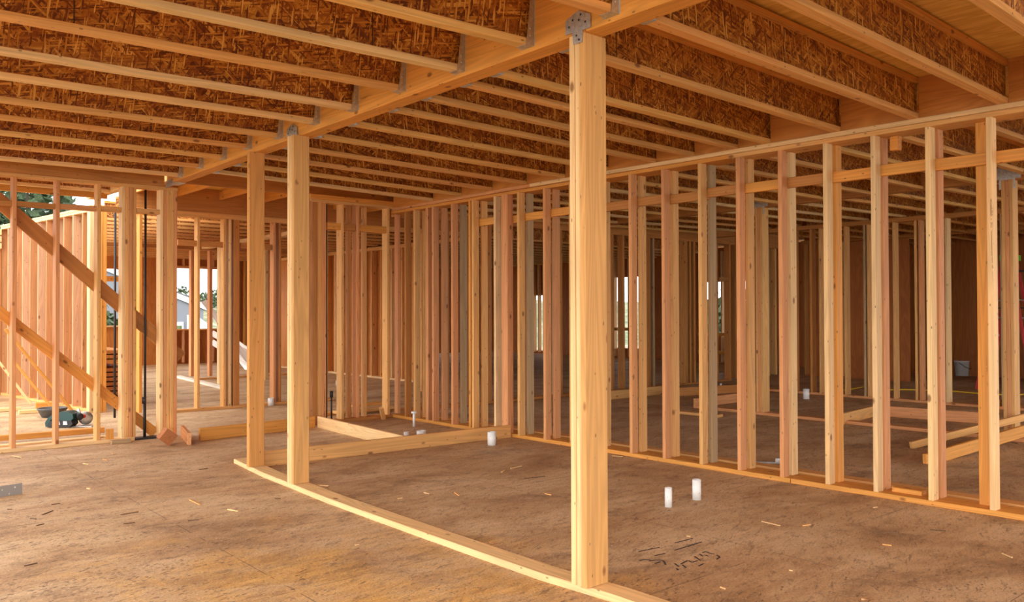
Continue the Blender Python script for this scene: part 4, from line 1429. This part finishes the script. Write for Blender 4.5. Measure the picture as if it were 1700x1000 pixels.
# crayon marks on the floor in front of the long wall
st = [[(1061, 931), (1070, 929), (1080, 930)], [(1077, 932), (1090, 930), (1101, 931)], [(1087, 936), (1096, 933)], [(1101, 931), (1103, 934), (1105, 938)], [(1087, 923), (1104, 919)],
      [(1120, 936), (1127, 941)], [(1123, 944), (1126, 947)], [(1130, 937), (1141, 931)], [(1133, 938), (1139, 943)], [(1143, 931), (1149, 934), (1158, 931)], [(1153, 924), (1163, 931)],
      [(1160, 940), (1168, 936)], [(1161, 920), (1167, 924)], [(1166, 918), (1172, 916), (1178, 919), (1186, 920)], [(1172, 922), (1176, 924)], [(1190, 922), (1195, 925), (1190, 929)],
      [(1120, 902), (1150, 894)], [(1120, 914), (1165, 900)], [(1060, 916), (1095, 909)]]
vs, fs = [], []
for s_ in st:
    P_ = [onz(px, py, 0.0012) for px, py in s_]
    for i in range(len(P_) - 1):
        d = (P_[i + 1] - P_[i]).normalized()
        q = Vector((-d.y, d.x, 0)) * 0.005
        b0 = len(vs)
        for zz in (0.0002, 0.0014):
            vs += [(p_.x, p_.y, zz) for p_ in (P_[i] + q, P_[i] - q, P_[i + 1] - q, P_[i + 1] + q)]
        fs += [tuple(b0 + i_ for i_ in f) for f in ((3, 2, 1, 0), (4, 5, 6, 7), (0, 1, 5, 4), (1, 2, 6, 5), (2, 3, 7, 6), (3, 0, 4, 7))]
me = bpy.data.meshes.new('crayon_marks')
me.from_pydata(vs, [], fs)
me.materials.append(CHALK)
o = link('crayon_marks', me, Matrix.Identity(4), CHALK, bpy.data.objects['floor'])
o['label'] = 'dark crayon layout marks on the floor'

# ------------------------------------------------------------------ outside
gv, gf = [], []
nx, ny = 40, 30
for j in range(ny):
    for i in range(nx):
        x = -60 + 200 * i / (nx - 1)
        y = 26 + 140 * j / (ny - 1)
        z = -2.6
        if y > 50:
            t = min(1, (y - 50) / 45)
            z += 5.6 * t + noise.noise(Vector((x * 0.11, y * 0.11, 0))) * 1.6 * t
        gv.append((x, y, z))
for j in range(ny - 1):
    for i in range(nx - 1):
        a = j * nx + i
        gf.append((a, a + 1, a + nx + 1, a + nx))
me = bpy.data.meshes.new('terrain')
me.from_pydata(gv, [], gf)
me.materials.append(HILL)
for p in me.polygons:
    p.use_smooth = True
struct(link('terrain', me, Matrix.Identity(4), HILL))
g2 = boxmesh('ground', [((-60, 140), (-40, 26), (-2.8, -2.6))], HILL)
struct(g2)

# neighbour house
hy = 40
e = empty('house', (12.5, hy, -2.6))
tag(e, 'grey clapboard house with white gable trim seen through the far window', 'house')
ex_, ez = 15.0, 1.62
rx, rz = 9.5, 3.75
sl = (rz - ez) / (ex_ - rx)
pts = [(4.0, -2.6), (ex_ - 0.35, -2.6), (ex_ - 0.35, ez + 0.1), (rx, rz - 0.06), (4.0, ez + 0.1)]
prism('gable_wall', pts, 0.25, SIDING, frame3((0, hy, 0), (1, 0, 0), (0, 0, 1)), e)
for s_ in (1, -1):
    xe_ = rx + s_ * (ex_ - rx)
    bar('rake_trim', (rx, hy - 0.32, rz + 0.02), (xe_, hy - 0.32, ez), 0.05, 0.26, (0, 1, 0), WHITE, e, None, 0.003)
    bar('roof', (rx, hy + 3.6, rz + 0.16), (xe_ + s_ * 0.1, hy + 3.6, ez + 0.12), 7.9, 0.06, (0, 1, 0), ROOFM, e, None, 0.003)
w = bar('window', (12.35, hy - 0.28, -0.4), (12.35, hy - 0.28, 1.02), 2.7, 0.08, (1, 0, 0), WHITE, e, None, 0.003)
for k in range(3):
    boxmesh('pane', [((11.12 + k * 0.88, 11.85 + k * 0.88), (hy - 0.345, hy - 0.325), (-0.25, 0.85))], GLASS, w)
# white shed wall right of the house
o = prism('shed', [(13.55, -2.6), (15.6, -2.6), (15.6, 0.1), (14.8, 0.35), (14.35, 0.98), (13.9, 1.3), (13.55, 1.35)], 0.3, WHITE, frame3((0, hy - 1.2, 0), (1, 0, 0), (0, 0, 1)))
tag(o, 'white shed wall beside the grey house, seen through the far window', 'shed')


def tree(x, y, z0, h, r, lab, n=420):
    e = empty('tree', (x, y, z0))
    tag(e, lab, 'tree', 'trees outside')
    lathe('trunk', [(r * 0.09, 0), (r * 0.06, h * 0.55), (r * 0.02, h * 0.9)], BARK, (x, y, z0), e, 8)
    rnd = random.Random(int(x * 10 + y))
    vs, fs = [], []
    for _ in range(n):
        while True:
            d = Vector((rnd.uniform(-1, 1), rnd.uniform(-1, 1), rnd.uniform(-1, 1)))
            if 0.35 < d.length < 1:
                break
        c = Vector((d.x * r, d.y * r, h * 0.66 + d.z * h * 0.36))
        s_ = r * 0.13
        a = Vector((rnd.uniform(-1, 1), rnd.uniform(-1, 1), rnd.uniform(-1, 1))).normalized() * s_
        b = a.cross(Vector((rnd.uniform(-1, 1), rnd.uniform(-1, 1), rnd.uniform(-1, 1)))).normalized() * s_ * 0.6
        k = len(vs)
        vs += [tuple(c + a), tuple(c + b), tuple(c - a), tuple(c - b)]
        fs.append((k, k + 1, k + 2, k + 3))
    me = bpy.data.meshes.new('foliage')
    me.from_pydata(vs, [], fs)
    me.materials.append(LEAF)
    link('foliage', me, Matrix.Translation((x, y, z0)), LEAF, e)


p = ony(46, 330, 60)
tree(p.x, 60, -2.6, p.z + 4.4, 3.4, 'tall tree outside, seen in the gap above the rear-left wall\'s blocks', 900)
p = ony(14, 325, 66)
tree(p.x, 66, -2.6, p.z + 4.6, 2.6, 'tall tree outside at the left frame edge, above the rear-left wall\'s blocks', 700)
tree(30.0, 21.0, -2.6, 5.0, 2.0, 'green tree outside the bright slot in the cross wall, right of the tall post', 500)
for i, (px, y, h, r) in enumerate([(152, 32, 4.6, 1.6), (302, 90, 3.0, 1.5), (322, 97, 2.4, 1.4), (360, 92, 2.8, 1.5), (343, 88, 2.4, 1.4)]):
    p = ony(px, 500, y)
    lab = ['bushy tree outside the far-left window opening', 'bush on the far hillside, leftmost in the far window', 'bush on the far hillside, second from left in the far window',
           'bush on the far hillside, rightmost in the far window', 'bush on the far hillside, third from left in the far window'][i]
    tree(p.x, y, -2.6 if i == 0 else 1.2, h, r, lab, 300)

# ------------------------------------------------------------------ light
w = bpy.data.worlds.new('overcast_sky')
bpy.context.scene.world = w
w.use_nodes = True
nt = w.node_tree
bg = nt.nodes['Background']
bg.inputs[0].default_value = (0.93, 0.97, 1.0, 1)
bg.inputs[1].default_value = 3.1

sun = bpy.data.lights.new('hazy_sun', 'SUN')
sun.energy = 2.2
sun.angle = math.radians(75)
sun.color = (1.0, 0.96, 0.90)
so = bpy.data.objects.new('hazy_sun', sun)
C.objects.link(so)
d = Vector((0.84, 0.2, -0.5)).normalized()      # travelling from behind-left into the building
so.rotation_euler = d.to_track_quat('-Z', 'Y').to_euler()

vs_ = bpy.context.scene.view_settings
vs_.view_transform = 'Standard'
vs_.look = 'None'
vs_.exposure = 0.31
vs_.gamma = 1.0
vs_.use_curve_mapping = False
